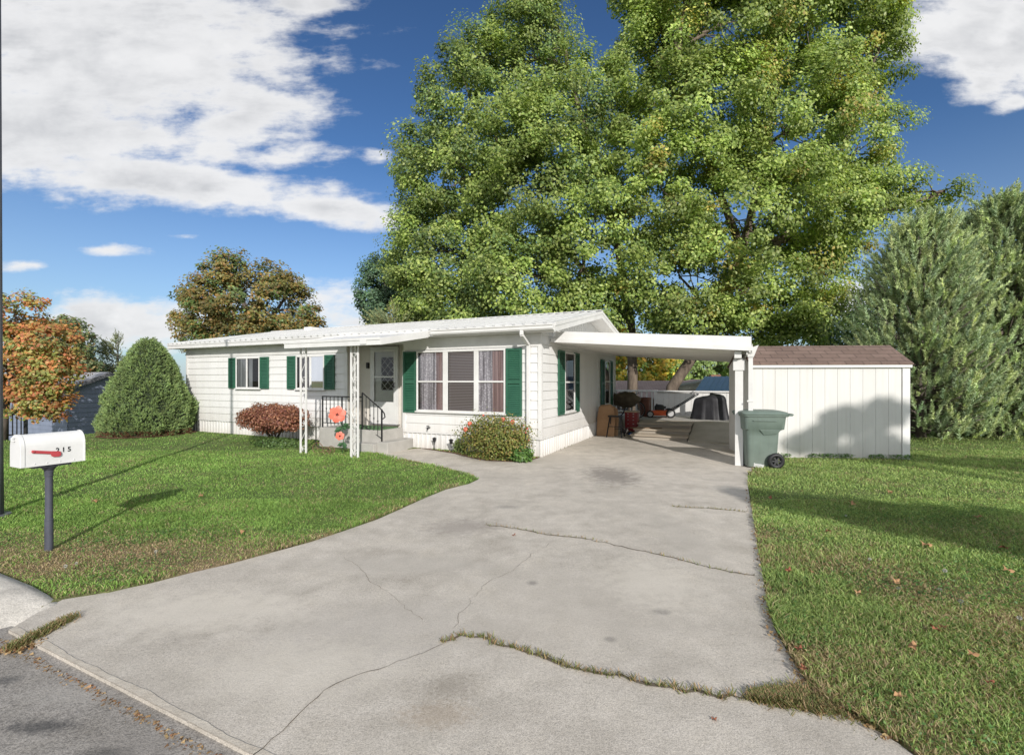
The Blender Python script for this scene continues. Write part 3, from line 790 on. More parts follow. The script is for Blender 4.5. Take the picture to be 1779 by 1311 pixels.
m.hexa([(.03, cs0-.06, cz(0)-.03), (cu+.1, cs0-.06, cz(cu)-.03), (cu+.1, cs0-.03, cz(cu)-.03), (.03, cs0-.03, cz(0)-.03)],
       [(.055, cs0-.055, cz(0)+.055), (cu+.1, cs0-.055, cz(cu)+.06), (cu+.1, cs0-.03, cz(cu)+.06), (.055, cs0-.03, cz(0)+.055)])
m.build('fascia', M['white'], cp, bevel=.004)
m = MB(co); m.box(cu, cu+.02, cs0, cs1, cz(cu)-.09, cz(cu)+.12); m.box(cu+.02, cu+.10, cs0+.02, cs1, cz(cu)-.06, cz(cu)-.05); m.box(cu+.09, cu+.10, cs0+.02, cs1, cz(cu)-.05, cz(cu)+.1)
m.build('gutter', M['white'], cp)
m = MB(co); m.box(3.62, 3.74, cs0+.05, cs1-.02, cz(3.7)-.16, cz(3.7)-.03); m.build('side_beam', M['white'], cp, bevel=.005)
m = MB(co); m.box(3.63, 3.77, .72, .86, -.01, cz(3.7)-.16); m.box(3.60, 3.80, .70, .88, 1.78, 1.98); m.build('post', M['white'], cp, bevel=.006)
for s in (3.9, 6.75):
    m = MB(co); m.box(3.63, 3.73, s-.05, s+.05, -.01, cz(3.7)-.16); m.build('post', M['woodbrown'] if s > 5 else M['white'], cp, bevel=.005)
m = MB(co); xx, yy = cu+.07, cs0+.10
m.hexa([(xx-.05, yy-.05, 2.02), (xx+.05, yy-.05, 2.02), (xx+.05, yy+.03, 2.02), (xx-.05, yy+.03, 2.02)], [(xx-.06, yy-.06, 2.16), (xx+.13, yy-.06, 2.24), (xx+.13, yy+.05, 2.24), (xx-.06, yy+.05, 2.16)])
m.bar((xx, yy, 2.05), (xx, yy, .12), .075, .06, (0, 1, 0)); m.bar((xx, yy, .14), (xx+.07, yy-.03, .05), .075, .06); m.bar((xx+.06, yy-.027, .055), (xx+.2, yy-.08, .035), .075, .06)
for z in (.55, 1.2): m.box(xx-.06, xx+.05, yy-.036, yy-.030, z, z+.03)
m.build('downspout', M['white'], cp, bevel=.008)

# ------------------------------------------------------------------ shed
SR = math.radians(-6)
sh = thing('garden_shed', 'small white plank shed with brown shingle roof beside the carport', 'shed', (4.93, 9.63, 0), SR)
sw, sd, se, sr_ = 3.02, 1.25, 1.90, 2.33
m = MB(); m.box(0, sw, .012, .03, -.02, se); m.box(0, sw, sd-.02, sd, -.02, se)
g_ = [(0.012, -.02), (sd, -.02), (sd, se), (sd/2, sr_-.05), (0.012, se)]
m.prism(g_, lambda y, z, k: (k, y, z), 0, .02); m.prism(g_, lambda y, z, k: (k, y, z), sw-.02, sw)
nb = 12; bw = (sw-.14)/nb
for i in range(nb): m.box(i*bw+.0016, (i+1)*bw-.0016, 0, .012, -.02, se)
m.build('wall', pmat('shed_white', (.67, .66, .635), (.60, .59, .565), 1.2, .6, .1, 40, stretch=(2, 2, .5), grime=(0, .45, (.44, .39, .32))), sh, bevel=.003)
m = MB(); m.box(sw-.13, sw+.012, -.014, .0, -.03, se); m.box(sw, sw+.012, .0, .12, -.03, se); m.box(-.01, sw+.03, -.05, -.015, se-.05, se+.02); m.box(-.01, sw+.03, -.015, .012, se-.012, se-.002)
m.build('trim', M['white'], sh, bevel=.004)
m = MB(); ov = .055
for y0, y1, z0, z1 in ((-ov, sd/2, se+.025-.0, sr_), (sd/2, sd+ov, sr_, se)):
    m.hexa([(-.02, y0, z0-.02), (sw+.05, y0, z0-.02), (sw+.05, y1, z1-.02), (-.02, y1, z1-.02)], [(-.02, y0, z0+.012), (sw+.05, y0, z0+.012), (sw+.05, y1, z1+.012), (-.02, y1, z1+.012)])
ro_ = m.build('roof', M['shingle'], sh)
def planar_uv(o, sx=1, sy=1):
    me = o.data; uv = me.uv_layers.new(name='UVMap')
    for lp in me.loops:
        c_ = me.vertices[lp.vertex_index].co; uv.data[lp.index].uv = (c_.x*sx, math.hypot(c_.y, c_.z-se)*sy)
planar_uv(ro_)

# ------------------------------------------------------------------ wheeled bin
bn = thing('wheeled_bin', 'green wheeled rubbish bin with closed lid beside the carport post', 'bin', (4.60, 8.72, 0.0), math.radians(-8))
def loft(m, rings, n=6):
    """rings: (x0,x1,y0,y1,z,r) rounded rectangles"""
    vs, fs = [], []; k = 4*n
    for x0, x1, y0, y1, z, r in rings:
        for ci, (cx, cy) in enumerate(((x1-r, y1-r), (x0+r, y1-r), (x0+r, y0+r), (x1-r, y0+r))):
            for j in range(n):
                t = math.pi/2*(ci+j/(n-1)); vs.append((cx+r*math.cos(t), cy+r*math.sin(t), z))
    for i in range(len(rings)-1):
        for j in range(k): fs.append((i*k+j, i*k+(j+1) % k, (i+1)*k+(j+1) % k, (i+1)*k+j))
    fs.append(tuple(range(k-1, -1, -1))); fs.append(tuple((len(rings)-1)*k+j for j in range(k)))
    m.add(vs, fs)
m = MB(); loft(m, [(-.26, .24, -.25, .25, .02, .06), (-.29, .27, -.28, .28, .58, .07), (-.295, .275, -.285, .285, .68, .07), (-.325, .36, -.31, .31, .71, .08), (-.335, .385, -.32, .32, .93, .08), (-.36, .42, -.34, .34, .94, .08), (-.36, .42, -.34, .34, .965, .08)])
body = m.build('body', M['bingreen'], bn, True); body.data.polygons.foreach_set('use_smooth', [True]*len(body.data.polygons))
em = body.modifiers.new('Split', 'EDGE_SPLIT'); em.split_angle = math.radians(40)
m = MB(); m.hexa([(-.08, -.315, .70), (.28, -.315, .70), (.22, -.30, .63), (.0, -.29, .60)], [(-.08, -.30, .70), (.28, -.30, .70), (.22, -.28, .63), (.0, -.28, .60)])
m.box(-.2, .2, -.338, -.318, .86, .875)
m.build('lift_bar', M['bingreen'], bn, bevel=.006)
m = MB(); loft(m, [(-.37, .43, -.35, .35, .967, .08), (-.375, .435, -.355, .355, .99, .08), (-.36, .40, -.33, .33, 1.02, .1), (-.30, .33, -.27, .27, 1.04, .12), (-.1, .12, -.1, .1, 1.048, .09)])
ld = m.build('lid', M['bingreen'], bn, True); em = ld.modifiers.new('Split', 'EDGE_SPLIT'); em.split_angle = math.radians(40)
m = MB(); m.tube([(.38, -.27, .96), (.49, -.27, .975), (.49, .27, .975), (.38, .27, .96)], .02, 8); m.box(.40, .48, -.30, -.24, .95, .985); m.box(.40, .48, .24, .30, .95, .985); m.build('handle', M['bingreen'], bn, bevel=.01)
m = MB(); m.tube([(.19, -.34, .145), (.19, .34, .145)], .014, 8); m.build('axle', M['steel'], bn)
for y in (-.32, .32):
    m = MB(); m.torus((.19, y, .145), (0, 1, 0), .105, .04, 28, 10); wh = m.build('wheel', M['blackplastic'], bn, True)
    m = MB(); m.cyl((.19, y-.028, .145), (.19, y+.028, .145), .035, 14)
    for i in range(6):
        t = i*math.pi/3; m.bar((.19+.02*math.cos(t), y, .145+.02*math.sin(t)), (.19+.095*math.cos(t), y, .145+.095*math.sin(t)), .026, .05, (0, 1, 0))
    m.build('hub', pmat('hub_grey', (.05, .05, .052), None, 6, .5), wh)

# ------------------------------------------------------------------ mailbox and pole
mbx = thing('mailbox', 'white rounded mailbox with red flag and number 215 on grey post', 'mailbox', (-4.33, 4.36, 0), A); mbx.scale = (.95, .84, 1.0)
m = MB(); m.tube([(0, 0, -.05), (0, 0, .30), (0, 0, .301), (0, 0, .70), (0, 0, .76), (0, 0, .80)], [.037, .037, .033, .033, .04, .08], 20); m.torus((0, 0, .30), (0, 0, 1), .035, .005, 20, 6); m.torus((0, 0, .71), (0, 0, 1), .035, .005, 20, 6)
m.box(-.08, .08, -.16, .16, .80, .818)
m.build('post', M['postgrey'], mbx, True).modifiers.new('Split', 'EDGE_SPLIT')
w2, hb, lz0 = .105, .165, .825
prof = [(-w2, lz0), (w2, lz0)]+[(w2*math.cos(t), lz0+hb+.12*math.sin(t)) for t in [math.pi*i/16 for i in range(17)]]
m = MB(); m.prism(prof, lambda x, z, k: (x, k, z), -.25, .27)
bx_ = m.build('box', M['mail'], mbx, bevel=.004)
m = MB(); pr2 = [(x*1.05, lz0+(z-lz0)*1.03-.004) for x, z in prof]; m.prism(pr2, lambda x, z, k: (x, k, z), -.272, -.235)
m.tube([(0, -.275, 1.055), (0, -.30, 1.06), (0, -.30, 1.085), (0, -.272, 1.09)], .008, 6); m.build('door', M['mail'], mbx, bevel=.005)
m = MB(); m.box(w2-.002, w2+.002, -.24, .27, lz0-.004, lz0+.012); m.prism(pr2, lambda x, z, k: (x, k, z), .262, .272)
for y in (-.16, -.06, .05, .17): m.ball((w2+.003, y, lz0+.02), .005, 8, 5)
m.build('trim', M['mail'], mbx)
m = MB(); m.tube([(w2, -.175, .958), (w2+.02, -.175, .958)], .012, 10)
m.hexa([(w2+.008, -.185, .945), (w2+.013, -.185, .945), (w2+.013, -.02, .918), (w2+.008, -.02, .918)], [(w2+.008, -.185, .972), (w2+.013, -.185, .972), (w2+.013, -.02, .945), (w2+.008, -.02, .945)])
m.prism([(-.03, .947), (.045, .938), (.055, .925), (.055, .898), (.035, .888), (-.015, .893), (-.03, .905)], lambda y, z, k: (k, y, z), w2+.007, w2+.014)
m.build('flag', M['red'], mbx, bevel=.002)
def text_part(txt, size, parent, mat, loc, rot, name):
    cu_ = bpy.data.curves.new('txt', 'FONT'); cu_.body = txt; cu_.size = size; cu_.extrude = .0008; cu_.space_character = 1.35; cu_.offset = .001
    o = bpy.data.objects.new('txt', cu_); COL.objects.link(o)
    me = bpy.data.meshes.new_from_object(o.evaluated_get(bpy.context.evaluated_depsgraph_get()))
    bpy.data.objects.remove(o); me.materials.clear(); me.materials.append(mat)
    p = bpy.data.objects.new(name, me); COL.objects.link(p); p.parent = parent; p.location = loc; p.rotation_euler = rot
    return p
for ch_i, ch_c in enumerate('215'): text_part(ch_c, .062, mbx, M['blackplastic'], (w2+.004, .012+.05*ch_i, .928), (math.pi/2, 0, math.pi/2), 'digit')

pl = thing('light_pole', 'dark steel street pole at the left edge of the front lawn', 'pole', (-6.04, 5.46, 0))
m = MB(); m.tube([(0, 0, -.1), (0, 0, 1.2), (0, 0, 9.2)], [.066, .055, .030], 20); m.build('shaft', M['pole'], pl, True)
m = MB(); m.tube([(0, 0, 8.9), (-.5, -.4, 9.3), (-1.5, -1.2, 9.45)], .03, 8); m.ball((-1.7, -1.35, 9.43), (.3, .16, .09), 12, 8); m.build('lamp_arm', M['pole'], pl, True)
m = MB(); m.cyl((0, 0, -.05), (0, 0, .03), .13, 20); m.build('base', M['pole'], pl)

# ------------------------------------------------------------------ yard ornaments
fl = thing('garden_flower', 'coral metal flower stake with two blooms in front of porch', 'garden ornament', (-3.66, 9.98, 0), math.radians(14))
m = MB(); m.tube([(0.03, 0, -.05), (.05, 0, .3), (.02, 0, .6), (-.06, 0, .86)], .008, 6); m.build('stem', M['leafmetal'], fl, True)
def bloom(cx, cz_, r, name):
    m = MB(); n = 6
    for i in range(n):
        t = 2*math.pi*i/n+.3; vs = []; fs = []
        d = Vector((math.cos(t), 0, math.sin(t))); e = Vector((-math.sin(t), 0, math.cos(t)))
        prof_ = [(0, .12, .03), (.35, .34, .05), (.7, .42, .06), (.92, .34, .03), (1.0, .1, .0), (1.06, .05, -.01)]
        for k, (rr, ww, yy) in enumerate(prof_):
            c_ = Vector((cx, -.03, cz_))+d*rr*r
            vs += [c_-e*ww*r+Vector((0, -yy*r*1.2-.1*r*ww, 0)), c_+Vector((0, -yy*r-.02*r, 0)), c_+e*ww*r+Vector((0, -yy*r*1.2+.1*r*ww, 0))]
            if k: b_ = 3*k; fs += [(b_-3, b_-2, b_+1, b_), (b_-2, b_-1, b_+2, b_+1)]
        m.add(vs, fs)
    f_ = m.build(name, M['coral'], fl, True)
    m = MB()
    for i in range(5):
        t = i*1.26; m.tube([(cx, -.04, cz_), (cx+.2*r*math.cos(t), -.04-.25*r, cz_+.2*r*math.sin(t))], .006, 5)
    m.build('stamens', pmat('stamen', (.12, .03, .03), None, 5, .5), f_)
bloom(-.07, .87, .175, 'bloom'); bloom(-.02, .41, .09, 'bloom')
for (x0_, z0_, x1_, z1_) in ((.02, .62, .17, .66), (.03, .58, -.14, .50), (.05, .25, -.08, .2), (.05, .28, .1, .12), (.02, .6, .12, .53)):
    m = MB(); a = Vector((x0_, 0, z0_)); b = Vector((x1_, -.04, z1_)); n_ = (b-a).cross(Vector((0, 1, 0))).normalized()*(b-a).length*.3; mid_ = (a+b)/2
    m.add([a, mid_+n_+Vector((0, .02, 0)), b, mid_-n_+Vector((0, .02, 0)), mid_-Vector((0, .015, 0))], [(0, 1, 4), (1, 2, 4), (2, 3, 4), (3, 0, 4)]); m.build('leaf', M['leafmetal'], fl)
tr_ = thing('wire_tricycle', 'small rusty wire tricycle ornament in the grass before the porch', 'garden ornament', tuple(G(560, 789)), math.radians(-10))
m = MB(); m.tube([(-.16, 0, .30), (-.12, 0, .17), (.02, 0, .13), (.16, 0, .12)], .009, 6); m.tube([(-.24, -.05, .33), (-.15, 0, .31), (-.1, .06, .29)], .008, 6); m.tube([(.16, -.08, .1), (.16, .08, .1)], .007, 6)
m.build('frame', M['blackmetal'], tr_, True)
for p, r in (((-.11, 0, .13), .12), ((.16, -.08, .09), .08), ((.16, .08, .09), .08)):
    m = MB(); m.torus(p, (0, 1, 0), r, .008, 18, 5)
    for i in range(4):
        t = i*math.pi/4; d = Vector((math.cos(t), 0, math.sin(t)))*r; m.tube([Vector(p)-d, Vector(p)+d], .003, 4)
    m.build('wheel', pmat('rust_wire', (.2, .12, .07), None, 8, .6), tr_)
lamp0 = None
LAMPS = [(-2.55, -.12, 'black stake light nearest the porch step'), (-2.05, -.2, 'black stake light between faucet and rose bush'), (-1.62, -.3, 'black stake light touching the rose bush')]
for (u, s, lab) in LAMPS:
    t = thing('stake_light', lab, 'garden light', H(u, s), A, 'stake lights along the skirting')
    m = MB(); m.tube([(0, 0, -.05), (0, 0, .2)], .008, 6); m.build('stake', M['blackplastic'], t)
    m = MB(); m.tube([(0, 0, .19), (0, 0, .26), (0, 0, .27), (0, 0, .30)], [.03, .04, .06, .012], 12); m.build('lamp_head', M['blackplastic'], t)

# ------------------------------------------------------------------ things under the carport
def slabstep():
    t = thing('deck_steps', 'weathered wooden steps up to the patio inside the carport', 'steps', H(1.8, 5.0), A); o = (1.8, 5.0, 0)
    for k, (s0, s1, z) in enumerate(((4.0, 4.52, .11), (4.5, 5.12, .22), (5.1, 6.39, .335))):
        m = MB(o); m.box(1.08, 2.52, s0+.02, s1, .0, z-.03); m.build('riser', pmat('riser_board', (.40, .36, .30), (.28, .245, .2), 3, .8, stretch=(.5, 4, 4)), t)
        m = MB(o); y = s0-.03; n = max(3, int((s1-s0)/.14)); wd = (s1-s0+.02)/n
        for i in range(n): m.box(1.05, 2.55, y+i*wd, y+(i+1)*wd-.008, z-.03, z)
        m.build('tread', M['wood'], t, bevel=.004)
slabstep()
rpm = thing('ramp_board', 'pale plywood ramp leaning up to patio right of the deck steps', 'ramp', H(3.0, 5.1), A)
m = MB((3.0, 5.1, 0)); m.hexa([(2.555, 3.85, .0), (3.55, 3.85, .0), (3.55, 6.38, .32), (2.555, 6.38, .32)], [(2.555, 3.85, .025), (3.55, 3.85, .025), (3.55, 6.38, .352), (2.555, 6.38, .352)]); m.build('board', pmat('plywood', (.48, .44, .37), (.38, .345, .28), 2.5, .8), rpm)
m = MB((3.0, 5.1, 0)); m.hexa([(2.60, 4.1, .0), (2.64, 4.1, 0), (2.64, 6.38, 0), (2.60, 6.38, 0)], [(2.60, 4.1, .03), (2.64, 4.1, .03), (2.64, 6.38, .315), (2.60, 6.38, .315)]); m.build('side_rail', M['wood'], rpm)
for i, (w_, h_, s_, lean, lab) in enumerate(((.50, .86, 4.20, .06, 'front flattened brown carton leaning against the home end wall'), (.47, .90, 4.30, .05, 'middle flattened brown carton leaning behind the front one'), (.52, .84, 4.40, .05, 'rear flattened brown carton leaning nearest the home wall window'))):
    m = MB(); m.add([(0, 0, 0), (w_, .0, 0), (w_+.02, .0+lean, h_*.55), (w_-.02, lean*1.4, h_*.9), (w_-.12, lean*1.4, h_), (.05, lean*1.5, h_*.97), (0, lean, h_*.6)]+[(0, .03, 0), (w_, .03, 0), (w_+.02, .03+lean, h_*.55), (w_-.02, .03+lean*1.4, h_*.9), (w_-.12, .03+lean*1.4, h_), (.05, .03+lean*1.5, h_*.97), (0, .03+lean, h_*.6)],
        [tuple(range(6, -1, -1)), tuple(range(7, 14))]+[(j, (j+1) % 7, 7+(j+1) % 7, 7+j) for j in range(7)])
    m.box(w_*.3, w_*.42, -.004, .0, .5, .58)
    o = m.build('flattened_carton', M['card'], None); o.location = H(.06+.02*i, s_); o.rotation_euler = (0, 0, A); tag(o, lab, 'carton', 'flattened cartons by the end wall')
ws = thing('work_stand', 'black folding work stand beside the flattened cartons', 'stand', H(.62, 4.15), A)
m = MB(); m.box(-.2, .2, -.1, .1, .56, .60); m.build('top', M['blackplastic'], ws, bevel=.006)
for x, y in ((-1, -1), (1, -1), (-1, 1), (1, 1)):
    m = MB(); m.bar((x*.15, y*.05, .56), (x*.21, y*.2, 0), .025, .025); m.build('leg', M['blackmetal'], ws)
m = MB(); m.bar((-.18, -.12, .3), (.18, -.12, .3), .02, .02); m.bar((-.18, .12, .22), (.18, .12, .22), .02, .02); m.build('brace', M['blackmetal'], ws)
tb = thing('tool_chest', 'dark red tool chest with drawers standing left of the deck steps', 'tool chest', H(.83, 5.45), A)
m = MB(); m.box(-.19, .19, -.15, .15, .05, .62); m.build('cabinet', M['toolred'], tb, bevel=.01)
for z in (.12, .24, .36, .46, .54):
    m = MB(); m.box(-.17, .17, -.162, -.15, z, z+.085 if z > .4 else z+.1); dr = m.build('drawer', M['toolred'], tb, bevel=.004)
    m = MB(); m.box(-.11, -.07, -.172, -.162, z+.03, z+.05); m.build('pull', M['steel'], dr); m = MB(); m.box(.05, .09, -.172, -.162, z+.03, z+.05); m.build('pull', M['steel'], dr)
for x in (-.15, .15):
    for y in (-.1, .1):
        m = MB(); m.cyl((x-.015, y, .028), (x+.015, y, .028), .028, 12); m.build('castor', M['blackplastic'], tb)
m = MB(); m.box(-.20, .2, -.16, .16, .62, .66); m.build('lid_tray', pmat('tray_tan', (.5, .4, .28), None, 8, .7), tb, bevel=.01)
m = MB(); m.ball((0, 0, .1), (.13, .12, .11), 18, 12, lambda d: 1+.08*math.sin(9*d.x)*math.cos(7*d.z)); 
mt, nt, bs, out = nodes_of('spotted_cloth'); vo = nt.nodes.new('ShaderNodeTexVoronoi'); vo.inputs['Scale'].default_value = 14; nt.links.new(objvec(nt), vo.inputs['Vector'])
nt.links.new(ramp(nt, vo.outputs['Distance'], [(.38, (.75, .68, .6)), (.42, (.05, .03, .03))]), bs.inputs['Base Color'])
o = m.build('spotted_bag', mt, None, True); o.location = H(.72, 4.85); tag(o, 'small black bag with cream spots on carport floor', 'bag')
m = MB(); m.ball((0, 0, .015), (.22, .13, .03), 18, 8, lambda d: 1+.1*math.sin(8*d.x+5*d.y)); o = m.build('blue_cloth', M['bluemat'], None, True); o.location = H(.98, 5.02); tag(o, 'crumpled blue cloth on the floor before the red tool chest', 'cloth')
bk = thing('bicycle', 'bicycle with pale rims leaning on the patio by the home corner', 'bicycle', tuple(P(1091, 724, 15.9)), math.radians(-52))
bk.location.z = .33
for x in (-.42, .42):
    m = MB(); m.torus((x, 0, .28), (0, 1, 0), .265, .018, 28, 8); wq = m.build('wheel', M['blackplastic'], bk, True)
    m = MB(); m.torus((x, 0, .28), (0, 1, 0), .243, .009, 28, 6)
    for i in range(10):
        t = i*math.pi/10; d = Vector((math.cos(t), 0, math.sin(t)))*.243; m.tube([Vector((x, 0, .28))-d, Vector((x, 0, .28))+d], .0025, 4)
    m.build('rim', M['steel'], wq)
m = MB(); m.tube([(.42, 0, .28), (.30, 0, .75)], .016); m.tube([(.32, 0, .68), (-.18, 0, .66)], .016); m.tube([(.32, 0, .64), (-.08, 0, .25)], .016); m.tube([(-.08, 0, .25), (-.2, 0, .76)], .014); m.tube([(-.08, 0, .25), (-.42, 0, .28)], .012); m.tube([(-.42, 0, .28), (-.18, 0, .66)], .012)
m.build('frame', pmat('bike_blue', (.04, .05, .09), None, 5, .4), bk, True)
m = MB(); m.ball((-.21, 0, .78), (.13, .07, .04), 12, 8); m.build('saddle', M['blackplastic'], bk, True)
m = MB(); m.tube([(.25, -.26, .84), (.3, -.1, .80), (.3, .1, .80), (.25, .26, .84)], .013); m.build('handlebar', M['blackmetal'], bk, True)
m = MB(); m.ball((0, 0, 0), (.46, .32, .27), 28, 18, lambda d: 1+.10*math.sin(6*d.x+3)*math.cos(5*d.z)+.06*math.sin(13*d.x+9*d.z)); o = m.build('brown_tarp', M['tarp'], None, True); o.location = P(1088, 694, 15.6); tag(o, 'crumpled dark brown tarp heaped over the bicycle', 'tarp')
pt = thing('tall_planter', 'tall tapered brown planter standing against the patio railing', 'planter', (0, 0, 0))
pt.location = P(1120, 721, 16.3); pt.location.z = .33
m = MB(); m.tube([(0, 0, 0), (0, 0, .58), (0, 0, .585), (0, 0, .66), (0, 0, .66), (0, 0, .6)], [.15, .205, .225, .23, .20, .19], 24); m.build('pot', M['pot'], pt)
m = MB(); m.cyl((0, 0, .55), (0, 0, .61), .18, 20); m.build('soil', M['mulch'], pt)
mw = thing('lawn_mower', 'orange push lawn mower with black engine and raised handle on patio', 'lawn mower', (0, 0, 0), math.radians(-12))
mw.location = P(1146, 724, 15.9); mw.location.z = .33
m = MB(); loft(m, [(-.34, .34, -.25, .25, .08, .1), (-.35, .36, -.26, .26, .17, .12), (-.30, .33, -.23, .23, .22, .12), (-.18, .2, -.16, .16, .25, .1)]); m.build('deck', M['orange'], mw, True)
m = MB(); loft(m, [(-.16, .14, -.14, .14, .25, .05), (-.17, .15, -.15, .15, .36, .05), (-.14, .12, -.12, .12, .42, .06), (-.06, .06, -.06, .06, .44, .03)]); m.box(.1, .2, -.05, .05, .3, .38); m.tube([(-.1, -.05, .42), (-.1, -.05, .46)], .03, 10); m.build('engine', M['blackplastic'], mw)
for x, r in ((-.33, .12), (.33, .155)):
    for y in (-.27, .27):
        m = MB(); m.torus((x, y, r), (0, 1, 0), r*.78, r*.22, 22, 8); wq = m.build('wheel', M['blackplastic'], mw, True)
        m = MB(); m.cyl((x, y-.022, r), (x, y+.022, r), r*.66, 18); m.build('rim', pmat('rim_grey', (.45, .45, .45), None, 7, .5), wq)
m = MB()
for y in (-.2, .2): m.tube([(.26, y, .2), (.6, y, .40), (1.22, y*.95, .80)], .014, 8)
m.tube([(1.22, -.19, .80), (1.22, .19, .80)], .016, 8); m.tube([(.75, -.2, .5), (.75, .2, .5)], .010, 6); m.box(.55, .62, -.06, .06, .36, .42); m.bar((.38, -.16, .27), (1.1, -.16, .72), .05, .02)
m.build('handle', M['blackmetal'], mw)
gc = thing('covered_grill', 'grill under a draped charcoal cover on the patio by the fence', 'grill', (0, 0, 0), A)
gc.location = P(1233, 727, 15.2); gc.location.z = .33; gc.scale = (.93, .93, .93)
vs, fs = [], []; n, k = 72, 12
for i in range(k+1):
    t = i/k; z = .86*(1-t**1.25) if i else .86
    rr = [0, .55, .78, .87, .90, .915, .93, .945, .96, .98, 1.0, 1.03, 1.06][i]
    for j in range(n):
        a = 2*math.pi*j/n; ca, sa = math.cos(a), math.sin(a); q = (abs(ca)**3.2+abs(sa)**3.2)**(-1/3.2)
        fold = 1+.055*t*math.sin(9*a+1.3*math.sin(3*a))+.03*t*math.sin(23*a+2)
        hump = .06*math.cos(a)*(1-t)
        vs.append((.58*ca*q*rr*fold, .36*sa*q*rr*fold, max(0, z+hump-.02*math.sin(5*a)*t*(1-t)*4)))
for i in range(k):
    for j in range(n): fs.append((i*n+j, (i+1)*n+j, (i+1)*n+(j+1) % n, i*n+(j+1) % n))
m = MB(); m.add(vs, fs); m.build('cover', M['cover'], gc, True)
for x in (-.42, .42):
    m = MB(); m.bar((x, .0, .0), (x, .0, .3), .05, .05); m.build('leg', M['blackmetal'], gc)
pk = MB(); pk.bar((-.45, 0, .012), (.45, .0, .012), .05, .022); o = pk.build('loose_stick', M['woodbrown'], None); o.location = H(1.35, 4.72, .222); o.rotation_euler = (0, 0, A+.35); tag(o, 'thin dark stick lying across the deck steps', 'stick')

# fence and railing behind the patio
FS = 8.75
fr_ = thing('picket_railing', 'white picket railing with open gaps left of the solid patio fence', 'railing', H(-.9, FS), A); fo = (-.9, FS, 0)
m = MB(fo); m.box(-3, 1.12, FS-.05, FS+.05, 1.17, 1.23); m.box(-3, 1.12, FS-.02, FS+.02, .40, .46); m.build('rail', M['white'], fr_, bevel=.004)
m = MB(fo); x = -2.9
while x < 1.1: m.box(x, x+.06, FS-.015, FS+.015, .46, 1.17); x += .19
m.build('picket', M['white'], fr_)
for x in (-3, -1.0, 1.0): m = MB(fo); m.box(x, x+.1, FS-.05, FS+.05, .33, 1.168); m.build('post', M['white'], fr_)
fp = thing('solid_fence', 'low solid white board fence along the back of the patio', 'fence', H(3.2, FS), A); fo = (3.2, FS, 0)
m = MB(fo); x = 1.14
while x < 5.9: m.box(x, x+.185, FS-.012, FS+.012, .33, 1.17); x += .19
m.build('boards', M['white'], fp, bevel=.003)
m = MB(fo); m.box(1.13, 5.95, FS-.06, FS+.06, 1.171, 1.22); m.build('top_rail', M['white'], fp, bevel=.004)
for x in (1.2, 3.5, 5.8): m = MB(fo); m.box(x, x+.1, FS+.013, FS+.11, .2, 1.17); m.build('post', M['white'], fp)

# ------------------------------------------------------------------ neighbours
def gable_house(name, label, cat, loc, rot, L, W, zb, ze, zr, wall, roofm, ov=.3, siding=True, extra=None):
    t = thing(name, label, cat, loc, rot)
    m = MB()
    if siding:
        for a, b, nrm in (((0, 0), (L, 0), (0, -1)), ((L, 0), (L, W), (1, 0)), ((L, W), (0, W), (0, 1)), ((0, W), (0, 0), (-1, 0))): lap(m, a, b, nrm, zb, ze, .2, .02)
    else: m.box(0, L, 0, W, zb, ze)
    for x in (0, L-.03): m.prism([(0, ze-.02), (W, ze-.02), (W/2, zr-.05)], lambda y, z, k: (k, y, z), x, x+.03)
    m.build('wall', wall, t)
    m = MB(); sl = (zr-ze)/(W/2)
    for y0, y1, z0, z1 in ((-ov, W/2, ze-ov*sl, zr), (W/2, W+ov, zr, ze-ov*sl)):
        m.hexa([(-ov, y0, z0), (L+ov, y0, z0), (L+ov, y1, z1), (-ov, y1, z1)], [(-ov, y0, z0+.06), (L+ov, y0, z0+.06), (L+ov, y1, z1+.06), (-ov, y1, z1+.06)])
    if extra: extra(m, L, W, ze, zr, ov)
    r = m.build('roof', roofm, t)
    uv = r.data.uv_layers.new(name='UVMap')
    for lp in r.data.loops:
        c_ = r.data.vertices[lp.vertex_index].co; uv.data[lp.index].uv = (c_.x, math.hypot(c_.y, c_.z-ze))
    m = MB()
    for x in (-ov-.02, L+ov):
        for y0, y1, z0, z1 in ((-ov, W/2, ze-ov*sl, zr), (W/2, W+ov, zr, ze-ov*sl)):
            m.hexa([(x, y0, z0-.12), (x+.02, y0, z0-.12), (x+.02, y1, z1-.12), (x, y1, z1-.12)], [(x, y0, z0+.065), (x+.02, y0, z0+.065), (x+.02, y1, z1+.065), (x, y1, z1+.065)])
    m.build('trim', M['white'] if not siding else pmat('trim_dark', (.2, .2, .22), None, 5, .6), t)
    return t
nh = gable_house('neighbour_house', 'blue grey sided house with grey metal roof behind the orange tree', 'house', H(-34.5, .9), A, 12.6, 2.75, -1.6, 1.28, 1.9, M['bluesiding'], M['greyroof'], .22)
m = MB(); m.box(.5, 1.5, -.03, -.021, -.6, .9); m.build('window', M['dark'], nh)
m = MB(); rim(m, 5.6, 6.7, 0, .9, .06, -.05, -.022); m.build('window', M['white'], nh)
pr_ = thing('porch_fence', 'black metal porch fence at far left below the orange tree', 'fence', P(8, 755, 15.5), math.radians(20)); pr_.location.z = -.35
m = MB(); m.box(-.6, .55, -.02, .02, .78, .83); m.box(-.6, .55, -.02, .02, .1, .14)
x = -.58
while x < .5: m.box(x, x+.025, -.012, .012, .1, .8); x += .11
m.build('bars', M['blackmetal'], pr_)
m = MB(); m.box(.50, .58, -.04, .04, -.2, 1.3); m.build('post', M['blackmetal'], pr_)
